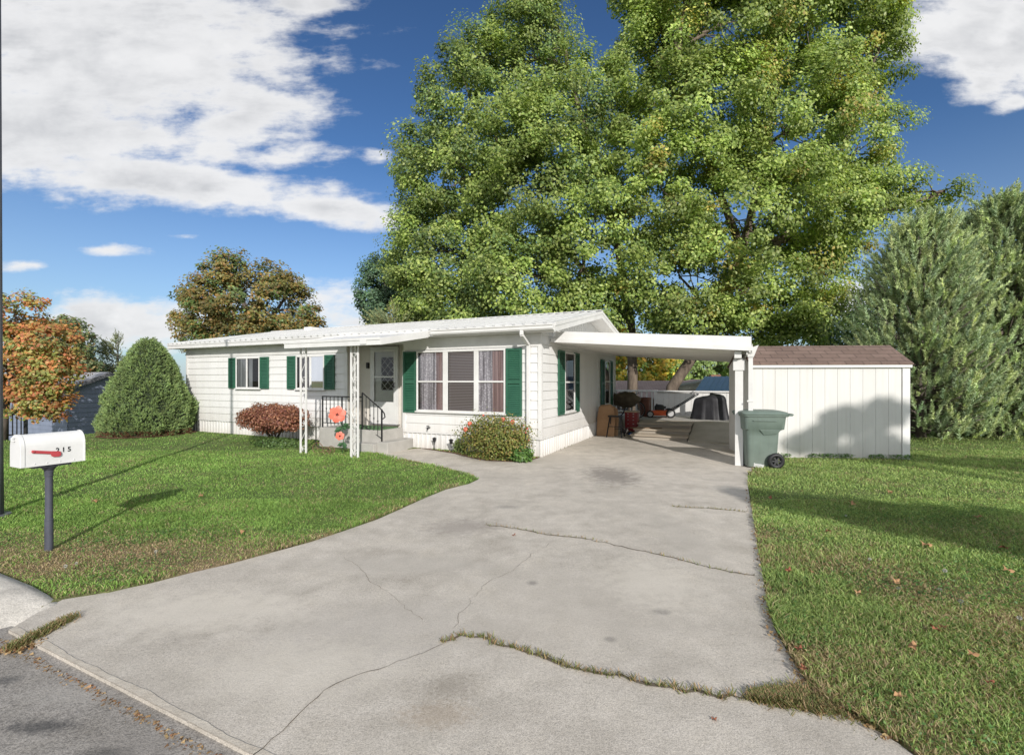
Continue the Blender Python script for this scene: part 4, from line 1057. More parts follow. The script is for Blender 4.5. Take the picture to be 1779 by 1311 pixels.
def cross(m, L, W, ze, zr, ov):
    cx, hw = 5.2, 1.6; zc = zr+.14
    for sx in (-1, 1):
        m.hexa([(cx, -.5, zc-.06), (cx+sx*hw, -.5, zc-.36), (cx+sx*hw, W/2, zc-.36), (cx, W/2, zc-.06)], [(cx, -.5, zc), (cx+sx*hw, -.5, zc-.30), (cx+sx*hw, W/2, zc-.30), (cx, W/2, zc)])
bh = gable_house('brown_house', 'brick house with long grey brown shingle roof beyond the patio fence', 'house', P(1040, 700, 30)+Vector((0, 0, 0)), math.radians(-6), 9.5, 6.5, 0, 0, 0, M['brick'], M['shingle2'], .4, False) if False else None
bl = P(1070, 660, 29); bl.z = 0
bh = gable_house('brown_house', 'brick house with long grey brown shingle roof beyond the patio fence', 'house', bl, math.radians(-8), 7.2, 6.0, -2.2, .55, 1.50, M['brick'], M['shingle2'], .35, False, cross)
m = MB(); cx, hw, zc = 5.2, 1.6, 1.50+.14
for sx in (-1, 1): m.hexa([(cx, -.52, zc-.10), (cx+sx*hw, -.52, zc-.40), (cx+sx*hw, -.50, zc-.40), (cx, -.50, zc-.10)], [(cx, -.52, zc+.01), (cx+sx*hw, -.52, zc-.29), (cx+sx*hw, -.50, zc-.29), (cx, -.5, zc+.01)])
m.build('gable_trim', M['white'], bh)
m = MB(); m.prism([(cx-hw+.1, 1.0), (cx+hw-.1, 1.0), (cx+hw-.1, zc-.30), (cx, zc-.04), (cx-hw+.1, zc-.30)], lambda x, z, k: (x, k, z), -.40, -.36); m.build('gable_wall', pmat('cream_wall', (.75, .68, .58), None, 5, .7), bh)
ch_ = MB(); ch_.box(6.3, 6.9, 2.4, 3.0, 1.2, 1.95); ch_.build('chimney', M['brick'], bh)
bl = P(1213, 660, 21.5); bl.z = 0
def ribs(m, L, W, ze, zr, ov):
    x = -ov
    while x < L+ov:
        m.bar((x, -ov, ze-ov*(zr-ze)/(W/2)+.07), (x, W/2, zr+.07), .05, .035); x += .25
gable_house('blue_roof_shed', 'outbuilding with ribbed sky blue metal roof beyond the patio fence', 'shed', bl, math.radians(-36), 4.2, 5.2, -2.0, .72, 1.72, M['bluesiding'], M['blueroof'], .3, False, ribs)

# ------------------------------------------------------------------ trees
GREEN = [(r_*.96, g_*1.02, b_) for r_, g_, b_ in [(.085, .112, .028), (.10, .128, .032), (.125, .150, .038), (.145, .165, .045), (.068, .092, .026), (.17, .185, .06)]]
YEL = [(.19, .19, .05), (.20, .16, .05)]
DEEP = [(.055, .085, .03), (.065, .098, .033), (.08, .11, .036)]
D = 20.5
bA = [pb(*q) for q in ((785, 440, 98, 110, 21), (712, 440, 46, 62, 21.3), (725, 520, 44, 40, 21), (790, 310, 112, 100, 21), (850, 200, 118, 110, 21), (915, 95, 80, 95, 21.5), (935, 330, 130, 140, 19.5), (765, 525, 75, 55, 21), (900, 500, 130, 75, 19), (990, 220, 92, 120, 20.5), (1030, 420, 110, 120, 18.8), (925, 0, 46, 70, 21.5), (738, 380, 42, 60, 21.5), (735, 270, 45, 45, 21), (830, 100, 50, 45, 21.5), (1060, 520, 70, 50, 19), (1040, 555, 40, 26, 18.6), (820, 560, 70, 30, 19.5), (960, 555, 60, 26, 18.8))]
baseA = P(1098, 700, 20.5); baseA.z = -1.9
tA = [[baseA, P(1099, 650, 20.5), P(1096, 560, 20.4), P(1075, 440, 20.3), P(1040, 300, 20.4), P(985, 120, 20.8)], [P(1094, 560, 20.4), P(980, 430, 20.5), P(870, 330, 20.8)], [P(1090, 540, 20.4), P(1000, 500, 19.8), P(900, 470, 19.6)]]
tree('shade_maple', 'tall leafy maple behind the home, left one with upright trunk', baseA, tA, .25, bA, 1150, 210, .70, .138, GREEN, DEEP, .22, group=None, kind='oval', shell=.5)
bB = [pb(*q) for q in ((1140, 110, 80, 100, 19.5), (1250, 40, 150, 110, 19.5), (1405, 50, 130, 115, 20), (1490, 120, 72, 90, 20.5), (1200, 210, 140, 110, 19), (1380, 220, 140, 120, 19), (1490, 255, 75, 80, 20), (1150, 330, 115, 105, 18.5), (1300, 380, 150, 120, 18), (1430, 380, 85, 85, 19), (1180, 480, 115, 80, 18.5), (1330, 515, 110, 72, 18.5), (1520, 345, 85, 42, 19.5), (1625, 335, 52, 24, 19.5), (1410, 555, 50, 45, 19.5), (1200, -60, 130, 80, 20), (1400, -70, 150, 80, 20), (1250, 575, 110, 34, 20), (1540, 40, 34, 60, 20.5), (1115, 10, 45, 60, 20.5), (1440, 480, 45, 50, 19.5), (1380, 565, 60, 36, 18.3), (1205, 555, 85, 34, 18.2), (1290, 600, 50, 14, 18.4))]
baseB = P(1150, 720, 19.5); baseB.z = -1.8
tB = [[baseB, P(1168, 672, 19.5), P(1200, 625, 19.5), P(1245, 570, 19.5), P(1290, 440, 19.4), P(1330, 260, 19.6), P(1360, 60, 20)], [P(1245, 570, 19.5), P(1330, 450, 19.3), P(1430, 330, 19.5), P(1500, 180, 20)], [P(1290, 440, 19.4), P(1230, 280, 19.4), P(1180, 100, 19.8)], [P(1310, 420, 19.4), P(1450, 410, 19.5), P(1530, 370, 19.6), P(1640, 335, 19.6)]]
tree('shade_maple', 'tall yellow green maple behind the carport with leaning trunk', baseB, tB, .27, bB, 1500, 210, .70, .142, [tuple(c*1.12 for c in g_c) for g_c in GREEN], YEL, .10, group=None, kind='oval', shell=.5)

OLIVE = [(.095, .08, .026), (.08, .083, .026), (.115, .085, .027), (.068, .072, .026), (.13, .08, .027)]
b = [pb(*q) for q in ((440, 530, 95, 60, 24), (380, 510, 45, 55, 24), (395, 470, 35, 32, 24), (470, 500, 45, 38, 24), (510, 540, 50, 38, 24), (350, 555, 45, 28, 24), (545, 575, 28, 22, 24), (330, 512, 22, 16, 24), (440, 590, 110, 40, 24))]
bs0 = P(440, 700, 24); bs0.z = -1.5
tree('autumn_tree', 'olive brown bushy tree rising behind left half of the home roof', bs0, [[bs0, P(442, 640, 24), P(438, 570, 24), P(410, 490, 24)], [P(440, 600, 24), P(480, 540, 24), P(500, 510, 24)]], .2, b, 320, 120, .55, .15, OLIVE, DEEP, .25, 'bark2', shell=.5)
RUST = [(.215, .094, .036), (.25, .13, .046), (.175, .098, .036), (.24, .09, .042), (.17, .135, .042)]
b = [pb(*q) for q in ((25, 545, 48, 40, 15.5), (60, 600, 60, 50, 15.5), (20, 640, 60, 60, 15.2), (85, 655, 45, 40, 15.2), (50, 700, 50, 26, 15), (95, 700, 36, 14, 15), (-40, 620, 60, 80, 15.5), (85, 720, 18, 12, 15))]
bs0 = P(5, 745, 15.4); bs0.z = -.5
tree('rusty_tree', 'low orange and rust coloured autumn tree at the left edge', bs0, [[bs0, P(8, 720, 15.4), P(20, 640, 15.4), P(30, 560, 15.4)], [P(10, 700, 15.4), P(60, 660, 15.3), P(90, 640, 15.2)]], .12, b, 330, 75, .36, .115, RUST, [(.10, .12, .036), (.125, .135, .04), (.15, .14, .042)], .5, 'bark2', kind='oval', shell=.45)
b = [pb(*q) for q in ((110, 600, 42, 46, 27), (90, 640, 40, 40, 27), (135, 640, 30, 34, 27))]
bs0 = P(110, 700, 27); bs0.z = -1.5
tree('distant_tree', 'grey green leafy tree behind the orange tree', bs0, [[bs0, P(110, 640, 27), P(110, 590, 27)]], .15, b, 150, 60, .5, .2, [(.085, .11, .05), (.10, .12, .055), (.07, .09, .045), (.14, .11, .05)], kind='oval')
b = [pb(*q) for q in ((665, 490, 34, 48, 24), (690, 540, 42, 36, 23.5), (650, 520, 24, 40, 24))]
bs0 = P(668, 690, 24); bs0.z = -1.5
tree('dark_tree', 'dark blue green tree left of the big maple crown', bs0, [[bs0, P(668, 600, 24), P(668, 480, 24)]], .14, b, 170, 110, .5, .14, [(.035, .062, .038), (.045, .075, .043), (.055, .088, .045)], kind='oval')
b = [pb(*q) for q in ((1100, 648, 48, 30, 38), (1150, 640, 36, 30, 38), (1075, 610, 50, 40, 38))]
bs0 = P(1110, 700, 38); bs0.z = -2
tree('yellow_tree', 'yellow green tree seen under the carport roof beyond the fence', bs0, [[bs0, P(1110, 650, 38), P(1110, 600, 38)]], .2, b, 200, 60, .7, .3, [(.26, .22, .035), (.30, .24, .04), (.18, .19, .04), (.32, .2, .035)], [(.10, .15, .035)], .35)
b = [pb(*q) for q in ((1190, 645, 45, 22, 42), (1235, 640, 40, 28, 42), (1290, 630, 60, 40, 42), (1170, 640, 30, 22, 40))]
bs0 = P(1215, 700, 42); bs0.z = -2
tree('green_tree', 'mid green tree behind the brown house roof', bs0, [[bs0, P(1215, 650, 42), P(1215, 610, 42)]], .2, b, 170, 60, .7, .3, [(.11, .15, .05), (.13, .17, .055), (.09, .125, .045)])

# conifers made of needle tufts
NG = 2.55
def needles(origins, dirs, L, nn, nl, nw, pal, tone=None):
    n = len(origins); dirs = unit(dirs)
    a = unit(np.cross(dirs, rng.normal(size=(n, 3)))); b = np.cross(dirs, a)
    t = rng.random((n, nn, 1)); th = rng.random((n, nn, 1))*2*math.pi
    rad = a[:, None]*np.cos(th)+b[:, None]*np.sin(th)
    base = origins[:, None]+dirs[:, None]*t*L[:, None, None]
    nd_ = unit((dirs[:, None]*.95+rad*.8+rng.normal(0, .12, (n, nn, 3))).reshape(-1, 3)).reshape(n, nn, 3)
    ln = nl*rng.uniform(.7, 1.15, (n, nn, 1))*(1.05-.35*t)
    side = unit(np.cross(nd_.reshape(-1, 3), rng.normal(size=(n*nn, 3)))).reshape(n, nn, 3)*nw
    V = np.stack([base-side, base+side, base+nd_*ln], 2).reshape(-1, 3)
    Fa = np.arange(len(V), dtype=np.int32).reshape(-1, 3)
    col = np.repeat(pick(pal, n, .16, NG)[:, None], nn, 1)*(1+rng.normal(0, .12, (n, nn, 1)))
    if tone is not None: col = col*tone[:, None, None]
    return V, Fa, np.repeat(np.clip(col.reshape(-1, 3), .003, 1), 3, 0)
def pine(name, label, base, h, r, ntuft, pal, tuftL=.40, nn=64, nl=.105, nw=.0115, lean=0, group=None, upright=.95, prof=None, cat='pine tree', z0=.02):
    t = thing(name, label, cat, base, 0, group)
    m = MB(); m.tube([(0, 0, -.3), (lean*.3, 0, h*.4), (lean, 0, h*.97)], [.13, .09, .02], 10); m.build('trunk', M['bark2'], t, True)
    prof = prof or (lambda q: (.85+.15*math.sin(min(1, q*2.2)*math.pi/2))*(1-q)**.5)
    o, d, tn = [], [], []; m = MB(); nb = int(ntuft/13)
    for i in range(nb):
        q = z0+(1-z0)*rng.random()**1.15; R = r*prof(q)*rng.uniform(.75, 1.12); th = rng.random()*2*math.pi
        rd = np.array([math.cos(th), math.sin(th), 0]); st = np.array([lean*q, 0, h*q*.96]); rise = R*rng.uniform(.3, .9)*min(1, .15+q*3)
        end = st+rd*R+np.array([0, 0, rise])
        m.tube([st, st+rd*R*.5+np.array([0, 0, rise*.25]), end], [.028, .018, .008], 5)
        for k in range(13):
            f = 1-.62*rng.random()**1.6
            p = st+(end-st)*f+np.array([0, 0, -rise*.4*f*(1-f)])+rng.normal(0, .11+.07*R, 3)
            dd = rd*(.55 if k else .4)+np.array([0, 0, upright])+rng.normal(0, .28, 3)
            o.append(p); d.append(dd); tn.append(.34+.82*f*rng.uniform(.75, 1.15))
    for k in range(10):
        o.append(np.array([lean, 0, h])+rng.normal(0, .1, 3)-np.array([0, 0, .3*rng.random()])); d.append(np.array([0, 0, 1.])+rng.normal(0, .2, 3)); tn.append(1)
    m.build('branches', M['bark2'], t, True)
    o, d, tn = np.array(o), np.array(d), np.array(tn)
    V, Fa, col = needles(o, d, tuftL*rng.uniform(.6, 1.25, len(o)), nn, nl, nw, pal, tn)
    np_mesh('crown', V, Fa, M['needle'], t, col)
    return t
PINE = [(.165, .202, .102), (.19, .222, .110), (.148, .184, .10), (.212, .237, .114), (.128, .164, .096)]
def pbase(px, d, z=0): p = P(px, 700, d); return (p.x, p.y, z)
pine('pine_tree', 'bushy pale green pine just right of the garden shed', pbase(1600, 12.9), 6.0, 1.8, 3400, PINE)
pine('pine_tree', 'tallest pale green pine at right edge of the lawn', pbase(1735, 13.4), 6.8, 1.95, 4000, PINE)
pine('pine_tree', 'pine cut off by the right edge of the photo', pbase(1830, 13.6), 6.9, 1.8, 2200, PINE)
pine('pine_tree', 'darker pine rising behind the two front pines', pbase(1670, 15.3), 6.7, 1.95, 2600, [tuple(c*.72 for c in q) for q in PINE])
b = [pb(*q) for q in ((1480, 585, 40, 45, 21), (1450, 600, 40, 36, 21), (1515, 560, 36, 60, 21), (1500, 630, 50, 40, 21))]
bs0 = P(1490, 720, 21); bs0.z = -1.8
tree('dark_tree', 'dark green leafy tree between the big maple and the pines', bs0, [[bs0, P(1488, 640, 21), P(1490, 560, 21)]], .13, b, 210, 90, .5, .13, [(.05, .08, .035), (.062, .096, .04), (.075, .11, .042)], kind='oval')
SPR = [(.035, .075, .045), (.055, .085, .045), (.07, .10, .055)]
for px, d, h, r, lab in ((160, 30, 5.2, 1.7, 'dark spruce left of the two beside the clipped shrub'), (205, 30, 5.5, 1.6, 'yellowish spruce behind the clipped cone shrub'), (685, 19.5, 5.6, 1.9, 'pale spruce top showing above the home roof below the dark tree')):
    b_ = pbase(px, d, -1.2)
    pine('spruce_tree', lab, b_, h, r, 800, SPR if px == 160 else [(.085, .105, .055), (.10, .115, .055), (.12, .12, .055)], .55, 34, .12, .012, upright=.45, cat='spruce tree')

# clipped cone shrub
cb = P(259, 752, 13.75); cb.z = -.02
cone = thing('cone_shrub', 'large clipped dwarf spruce shaped as a rounded cone on the lawn', 'shrub', cb)
def cone_r(q): return 1.10*np.where(q < .22, .90+.10*np.sin(q/.22*math.pi/2), (np.clip(1-(q-.22)/.79, 0, 1))**.58)
nq = 15000; q = rng.random(nq*2)**1.25; keep = rng.random(nq*2) < (cone_r(q)/1.10+.08); q = q[keep][:nq]; nq = len(q)
th = rng.random(nq)*2*math.pi
lump = .5*np.sin(th*7+q*9)+.5*np.sin(th*13-q*23+1)+.6*np.sin(th*3+q*14+2)+.6*np.sin(th*23+q*41)*np.sin(q*37+th*5)
R = cone_r(q)*(1+.085*lump)+rng.normal(0, .025, nq)
Hc = 2.85
pos = np.stack([R*np.cos(th), R*np.sin(th), Hc*q+rng.normal(0, .02, nq)], 1)
rd = np.stack([np.cos(th), np.sin(th), np.full(nq, .75)], 1)+rng.normal(0, .28, (nq, 3))
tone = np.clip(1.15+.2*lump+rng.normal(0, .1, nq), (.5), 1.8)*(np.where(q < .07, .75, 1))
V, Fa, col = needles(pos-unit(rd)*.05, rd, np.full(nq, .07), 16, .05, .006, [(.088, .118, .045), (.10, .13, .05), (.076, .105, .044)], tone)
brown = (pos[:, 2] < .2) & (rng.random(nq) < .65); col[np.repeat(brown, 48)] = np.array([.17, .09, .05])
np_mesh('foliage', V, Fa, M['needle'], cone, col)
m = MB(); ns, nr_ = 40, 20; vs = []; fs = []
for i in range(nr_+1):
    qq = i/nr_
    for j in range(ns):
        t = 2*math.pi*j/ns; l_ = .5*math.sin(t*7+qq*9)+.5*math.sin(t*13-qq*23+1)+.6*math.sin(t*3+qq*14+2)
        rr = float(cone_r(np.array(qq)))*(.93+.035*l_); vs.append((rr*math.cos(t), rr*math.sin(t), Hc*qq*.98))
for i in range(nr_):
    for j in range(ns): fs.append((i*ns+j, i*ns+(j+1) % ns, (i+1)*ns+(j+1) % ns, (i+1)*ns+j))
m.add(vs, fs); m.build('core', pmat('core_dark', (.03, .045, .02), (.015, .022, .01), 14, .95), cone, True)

# shrubs by the wall
def shrub(name, label, ctr, rx, ry, zc, rzz, n, leaf, pal, rot=A, kind='oval', lmat=None, stems=14, stemmat='bark2', fuzz=.05, flat_bottom=None):
    t = thing(name, label, 'shrub', ctr, rot)
    d = unit(rng.normal(size=(n, 3))); k = 1+.09*np.sin(d[:, 0]*6+d[:, 2]*5)+.07*np.sin(d[:, 1]*9+d[:, 0]*11+1)
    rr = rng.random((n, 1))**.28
    pos = d*np.array([rx, ry, rzz])*k[:, None]*rr+rng.normal(0, fuzz, (n, 3))+np.array([0, 0, zc])
    pos[:, 2] = np.maximum(pos[:, 2], .03)
    nr = d+np.array([0, 0, .5])+rng.normal(0, .5, (n, 3))
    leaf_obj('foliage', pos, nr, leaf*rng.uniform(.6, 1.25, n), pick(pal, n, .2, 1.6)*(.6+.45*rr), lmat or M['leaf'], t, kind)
    m = MB()
    for i in range(stems):
        a = random.random()*6.28; q_ = random.random()**.5
        m.tube([(random.gauss(0, .06), random.gauss(0, .06), -.02), (rx*.4*q_*math.cos(a), ry*.4*q_*math.sin(a), zc*.6), (rx*.8*q_*math.cos(a), ry*.8*q_*math.sin(a), zc+rzz*.5)], [.014, .01, .005], 5)
    m.build('stems', M[stemmat], t, True)
    return t
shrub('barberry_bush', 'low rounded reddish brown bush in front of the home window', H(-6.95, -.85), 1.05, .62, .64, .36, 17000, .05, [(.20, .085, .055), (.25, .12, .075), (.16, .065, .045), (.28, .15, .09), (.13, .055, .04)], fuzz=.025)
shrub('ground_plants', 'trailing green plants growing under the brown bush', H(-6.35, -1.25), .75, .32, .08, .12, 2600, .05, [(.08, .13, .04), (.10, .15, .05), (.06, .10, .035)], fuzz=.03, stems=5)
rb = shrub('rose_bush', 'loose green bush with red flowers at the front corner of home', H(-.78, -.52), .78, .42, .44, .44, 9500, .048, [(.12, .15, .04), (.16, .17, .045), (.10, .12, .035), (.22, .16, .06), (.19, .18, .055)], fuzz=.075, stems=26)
for i in range(12):
    a = random.uniform(3.0, 6.4); e = random.uniform(-.2, 1.2); k = random.uniform(.85, 1.05)
    m = MB(); c_ = Vector((.78*math.cos(a)*math.cos(e)*k, .42*math.sin(a)*math.cos(e)*k, .46+.44*math.sin(e)*k))
    m.ball(c_, random.choice((.014, .018, .024, .042)), 9, 6, lambda d: 1+.25*math.sin(7*d.x+5*d.z)); m.build('flower', M['coral'], rb, True)
for (u, s, w_, lab) in ((-1.85, -.16, .16, 'small leafy plant at the skirting left of the rose bush'),):
    shrub('bedding_plant', lab, H(u, s), w_, .1, .14, .15, 500, .05, [(.12, .17, .05), (.16, .2, .07)], stems=4, fuzz=.02)
shrub('bedding_plant', 'dark green strappy plant under the right side of the rose bush', H(-.18, -.62), .24, .16, .14, .15, 900, .07, [(.06, .12, .03), (.09, .15, .04)], stems=4, fuzz=.03)

# trees behind the photographer: they throw the shade on the right lawn and the shed
sunv = Vector((.262, -.965, 0)); tanE = math.tan(math.radians(25))
def back(pt, L):
    p = Vector(pt)+sunv*L; p.z = pt[2]+L*tanE; return p
def bl_(pt, L, r): p = back(pt, L); return (tuple(p), r)
b = [bl_((6.7, 9.4, .75), 17, (.38, .35, .16)), bl_((7.45, 9.4, .85), 17, (.34, .3, .2)), bl_((6.15, 9.4, .4), 17, (.3, .35, .12)), bl_((7.2, 9.4, .15), 17, (.6, .4, .12))]
bs1 = back((9.6, 8, 0), 18); bs1.z = -.1
tree('street_tree', 'tree behind the viewpoint shading the shed wall', bs1, [[bs1, bs1+Vector((0, 0, 4)), bs1+Vector((-.2, .2, 8.0))], [bs1+Vector((0, 0, 4.5)), bs1+Vector((-1.2, 0, 7)), bs1+Vector((-2.0, 0.3, 8.0))]], .16, b, 60, 60, .26, .15, GREEN)
b = [bl_((3.45, 6.35, 0), 14, (.25, .45, .13)), bl_((4.0, 5.85, 0), 14, (.32, .55, .16)), bl_((4.5, 5.4, 0), 14, (.4, .6, .18)), bl_((5.0, 5.0, 0), 14, (.5, .7, .2)), bl_((5.6, 4.7, 0), 14, (.6, .8, .25)), bl_((8.2, 9.3, 0), 14, (.5, .4, .12)), bl_((9.3, 8.7, 0), 14, (.8, .6, .16)), bl_((10.4, 8.3, 0), 14, (.8, .6, .2))]
bs1 = back((8.8, 4.5, 0), 14.5); bs1.z = -.1
tree('street_tree', 'broad tree behind the viewpoint shading the right lawn', bs1, [[bs1, bs1+Vector((0, 0, 3)), bs1+Vector((-.3, 0, 5.5)), bs1+Vector((-.5, .3, 7.4))], [bs1+Vector((0, 0, 3.5)), bs1+Vector((-2, 0, 5.8)), bs1+Vector((-4.2, 0.4, 6.5))]], .2, b, 200, 70, .30, .15, GREEN)

# ------------------------------------------------------------------ grass
def blades(x, y, h, w, lean, col):
    n = len(x); z = gz(x, y); a = rng.random(n)*2*math.pi; b_ = rng.random(n)*2*math.pi
    base = np.stack([x, y, z-.004], 1); sx = np.stack([np.cos(a), np.sin(a), np.zeros(n)], 1)*w[:, None]*.5
    ld = np.stack([np.cos(b_), np.sin(b_), np.zeros(n)], 1)*(h*lean)[:, None]; up = np.zeros((n, 3)); up[:, 2] = h
    V = np.stack([base-sx, base+sx, base+sx*.7+ld*.35+up*.6, base-sx*.7+ld*.35+up*.6, base+ld+up*.93], 1)
    Fa = (np.array([(0, 1, 2, 3)])[None]+(np.arange(n)*5)[:, None, None]).reshape(-1, 4)
    # tip as a degenerate-free triangle pair kept quad: (3,2,4,4) is avoided by a slim tip quad
    return V, Fa
def grass_cols(x, y, n):
    d = dry(x, y); r = rng.random(n)
    g1 = pick([(.070, .122, .028), (.086, .142, .034), (.108, .158, .042), (.066, .116, .028)], n, .22, 2.85)
    g1 *= (.80+.42*vnoise(x, y, 1.1, 31)[:, None])*(.85+.3*vnoise(x, y, 5.5, 32)[:, None])*np.array([1.04, 1.0, 1.05])
    st_ = pick([(.30, .235, .14), (.36, .29, .18), (.27, .20, .12), (.18, .16, .075)], n, .15, 1.45)
    sel = (r < d*.95); c_ = np.where(sel[:, None], st_, g1)
    rt = x > 1.5
    c_[rt & ~sel] *= np.array([1.36, 1.14, 1.5])
    return c_, d
def scatter(n, dmin, dmax):
    # uniform over ground area within the view wedge
    y = np.sqrt(rng.random(n)*(dmax**2-dmin**2)+dmin**2); x = (rng.random(n)*2-1)*1.16*y
    return x, y
GX, GY = [], []
for n_, a_, b_ in ((170000, 1.7, 3.4), (200000, 3.4, 6.2), (150000, 6.2, 10.5), (75000, 10.5, 17.5)):
    x, y = scatter(n_, a_, b_); GX.append(x); GY.append(y)
for n_, a_, b_, k_ in ((60000, 1.7, 3.4, 3.2), (130000, 3.4, 7.0, 2.6), (110000, 7.0, 13.0, 1.9)):   # to the sides of the view too
    y = np.sqrt(rng.random(n_)*(b_**2-a_**2)+a_**2); x = (1.16+(k_-1.16)*rng.random(n_))*y*np.where(rng.random(n_) < .6, 1, -1); GX.append(x); GY.append(y)
x = np.concatenate(GX); y = np.concatenate(GY); u, s = gus(x, y)
ins = inside(x, y); ed = edge_dist(x, y)
ok = (~ins | ((ed < .075) & (rng.random(len(x)) < .55*np.exp(-ed/.03)))) & (s > -7.32) & ~((u > -Lh-.05) & (u < .05) & (s > -.03) & (s < 7))
ok &= ~((u > -5.45) & (u < -3.1) & (s > -1.1) & (s < .4)) & ~((u > -3) & (u < 6.5) & (s > 6.2) & (s < 9.1)) & ~((u > 0) & (u < 3.9) & (s > 0) & (s < 6.4))
lx = (x-4.93)*math.cos(SR)+(y-9.63)*math.sin(SR); ly = -(x-4.93)*math.sin(SR)+(y-9.63)*math.cos(SR)
ok &= ~((lx > 0) & (lx < sw) & (ly > .0) & (ly < sd)) & ~((x-cb.x)**2+(y-cb.y)**2 < .98**2)
ok &= ~((u > 4.5) & (s < -7.0))
x, y = x[ok], y[ok]; n_ = len(x)
col, dd = grass_cols(x, y, n_)
h = rng.uniform(.016, .038, n_)*(1-.4*dd)*(1+.9*(vnoise(x, y, 2.6, 5)-.5))*(1+.55*np.exp(-edge_dist(x, y)/.07))*np.where(x > 1.5, 1.15, 1.0); wd = (.0042+.0008*y)*rng.uniform(.7, 1.3, n_)
V, Fa = blades(x, y, h, wd, rng.uniform(.2, 1.1, n_), col)
V4 = V[:, [0, 1, 4, 3]].copy(); V4[:, 2] = V[:, 4]+(V[:, 1]-V[:, 0])*.12; V4[:, 3] = V[:, 4]-(V[:, 1]-V[:, 0])*.12
mid = (V[:, 2]+V[:, 3])/2
VV = np.stack([V[:, 0], V[:, 1], V[:, 2], V[:, 3], V4[:, 2], V4[:, 3]], 1).reshape(-1, 3)
FF = (np.array([(0, 1, 2, 3), (3, 2, 4, 5)])[None]+(np.arange(n_)*6)[:, None, None]).reshape(-1, 4)
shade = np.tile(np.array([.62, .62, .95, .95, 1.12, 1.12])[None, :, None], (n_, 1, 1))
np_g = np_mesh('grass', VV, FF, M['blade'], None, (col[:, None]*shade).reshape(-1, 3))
tag(np_g, 'short green lawn with straw coloured dry patches around the driveway', 'grass', kind='stuff')
# clover and small broad weeds in the near lawn
x, y = scatter(60000, 1.8, 6.0); u, s = gus(x, y); pch = vnoise(x, y, 3.1, 21)
ok = ~inside(x, y) & (s > -7.3) & (pch+rng.normal(0, .14, len(x)) > .56) & ((x > 1.3) | (y < 4.9)) & ~((u > 4.5) & (s < -7.0))
x, y = x[ok], y[ok]
kx = rng.random(1500)*sw; ky = -.03-np.abs(rng.normal(0, .05, 1500)); kk = np.sin(kx*5)+np.sin(kx*11+1) > -.5; kx, ky = kx[kk], ky[kk]
x = np.concatenate([x, 4.93+kx*math.cos(SR)-ky*math.sin(SR)]); y = np.concatenate([y, 9.63+kx*math.sin(SR)+ky*math.cos(SR)]); n_ = len(x)
hh = rng.uniform(.008, .04, n_); hh[-len(kx):] = rng.uniform(.01, .10, len(kx))
pos = np.stack([x, y, gz(x, y)+hh], 1); nr = np.array([0, 0, 1.])+rng.normal(0, .45, (n_, 3))
o = leaf_obj('clover', pos, nr, rng.uniform(.012, .026, n_)*np.where(hh > .041, 2, 1), pick([(.055, .115, .03), (.075, .145, .04), (.10, .16, .05)], n_, .2, 1.6), M['leaf'], None, 'oval')
tag(o, 'dark green clover and small weeds in the lawn and along the shed', 'clover', kind='stuff')
# weeds in the cracks
wx, wy, wc, wh_ = [], [], [], []
for k, p2 in WEEDLINE:
    for p in p2:
        dens = {'main': 26, 'mid': 4, 'joint': 9}[k]
        if k == 'mid' and vnoise(np.array([p.x]), np.array([p.y]), 3., 4)[0] < .5: continue
        for _ in range(dens):
            wx.append(p.x+random.gauss(0, .014)); wy.append(p.y+random.gauss(0, .011)); wh_.append(random.uniform(.008, .026))
for _ in range(9000):                    # mat of weeds where the main crack meets the lawn
    t = random.random(); c_ = G(1310+170*t, 1212+12*t); wx.append(c_.x+random.gauss(0, .02)); wy.append(c_.y+random.gauss(.02*t, .022+.045*t)); wh_.append(random.uniform(.006, .024))
for _ in range(1500):                    # joint between kerb and driveway
    t = random.random(); a_ = G(18, 1128).lerp(G(128, 1072), t); wx.append(a_.x+random.gauss(0, .022)); wy.append(a_.y+random.gauss(0, .018)); wh_.append(random.uniform(.01, .03))
wx, wy, wh_ = np.array(wx), np.array(wy), np.array(wh_); n_ = len(wx)
a = rng.random(n_)*6.28; tip = np.stack([np.cos(a), np.sin(a), np.ones(n_)*.8], 1)*wh_[:, None]*1.3; sd_ = np.stack([-np.sin(a), np.cos(a), np.zeros(n_)], 1)*.003
bs2 = np.stack([wx, wy, np.full(n_, .004)], 1)
VV = np.stack([bs2-sd_, bs2+sd_, bs2+tip+sd_*.4, bs2+tip-sd_*.4], 1).reshape(-1, 3)
o = np_mesh('crack_weeds', VV, np.arange(4*n_).reshape(-1, 4), M['blade'], None, np.repeat(pick([(.16, .13, .06), (.12, .125, .05), (.22, .15, .09), (.10, .12, .045)], n_, .2, 1.8), 4, 0))
tag(o, 'small weeds growing along the driveway cracks and kerb joint', 'weeds', kind='stuff')
lt = []
for _ in range(900):
    if random.random() < .6: p = H(random.uniform(-.6, 2.2), -7.69-abs(random.gauss(0, .025))); lt.append((p.x, p.y, -.018))
    else: p = G(22, 1128).lerp(G(60, 1108), random.random()); lt.append((p.x+random.gauss(0, .05), p.y+random.gauss(0, .035), -.012+random.random()*.02))
RE = [G(1300, 850), G(1308, 895), G(1316, 950), G(1326, 1003), G(1333, 1050), G(1345, 1090), G(1372, 1140), G(1405, 1190), G(1500, 1255), G(1560, 1290)]
for _ in range(420):
    k_ = random.randrange(len(RE)-1); p = RE[k_].lerp(RE[k_+1], random.random()); lt.append((p.x+random.gauss(-.01, .025), p.y+random.gauss(0, .02), .006+random.random()*.015))
lt = np.array(lt); n_ = len(lt)
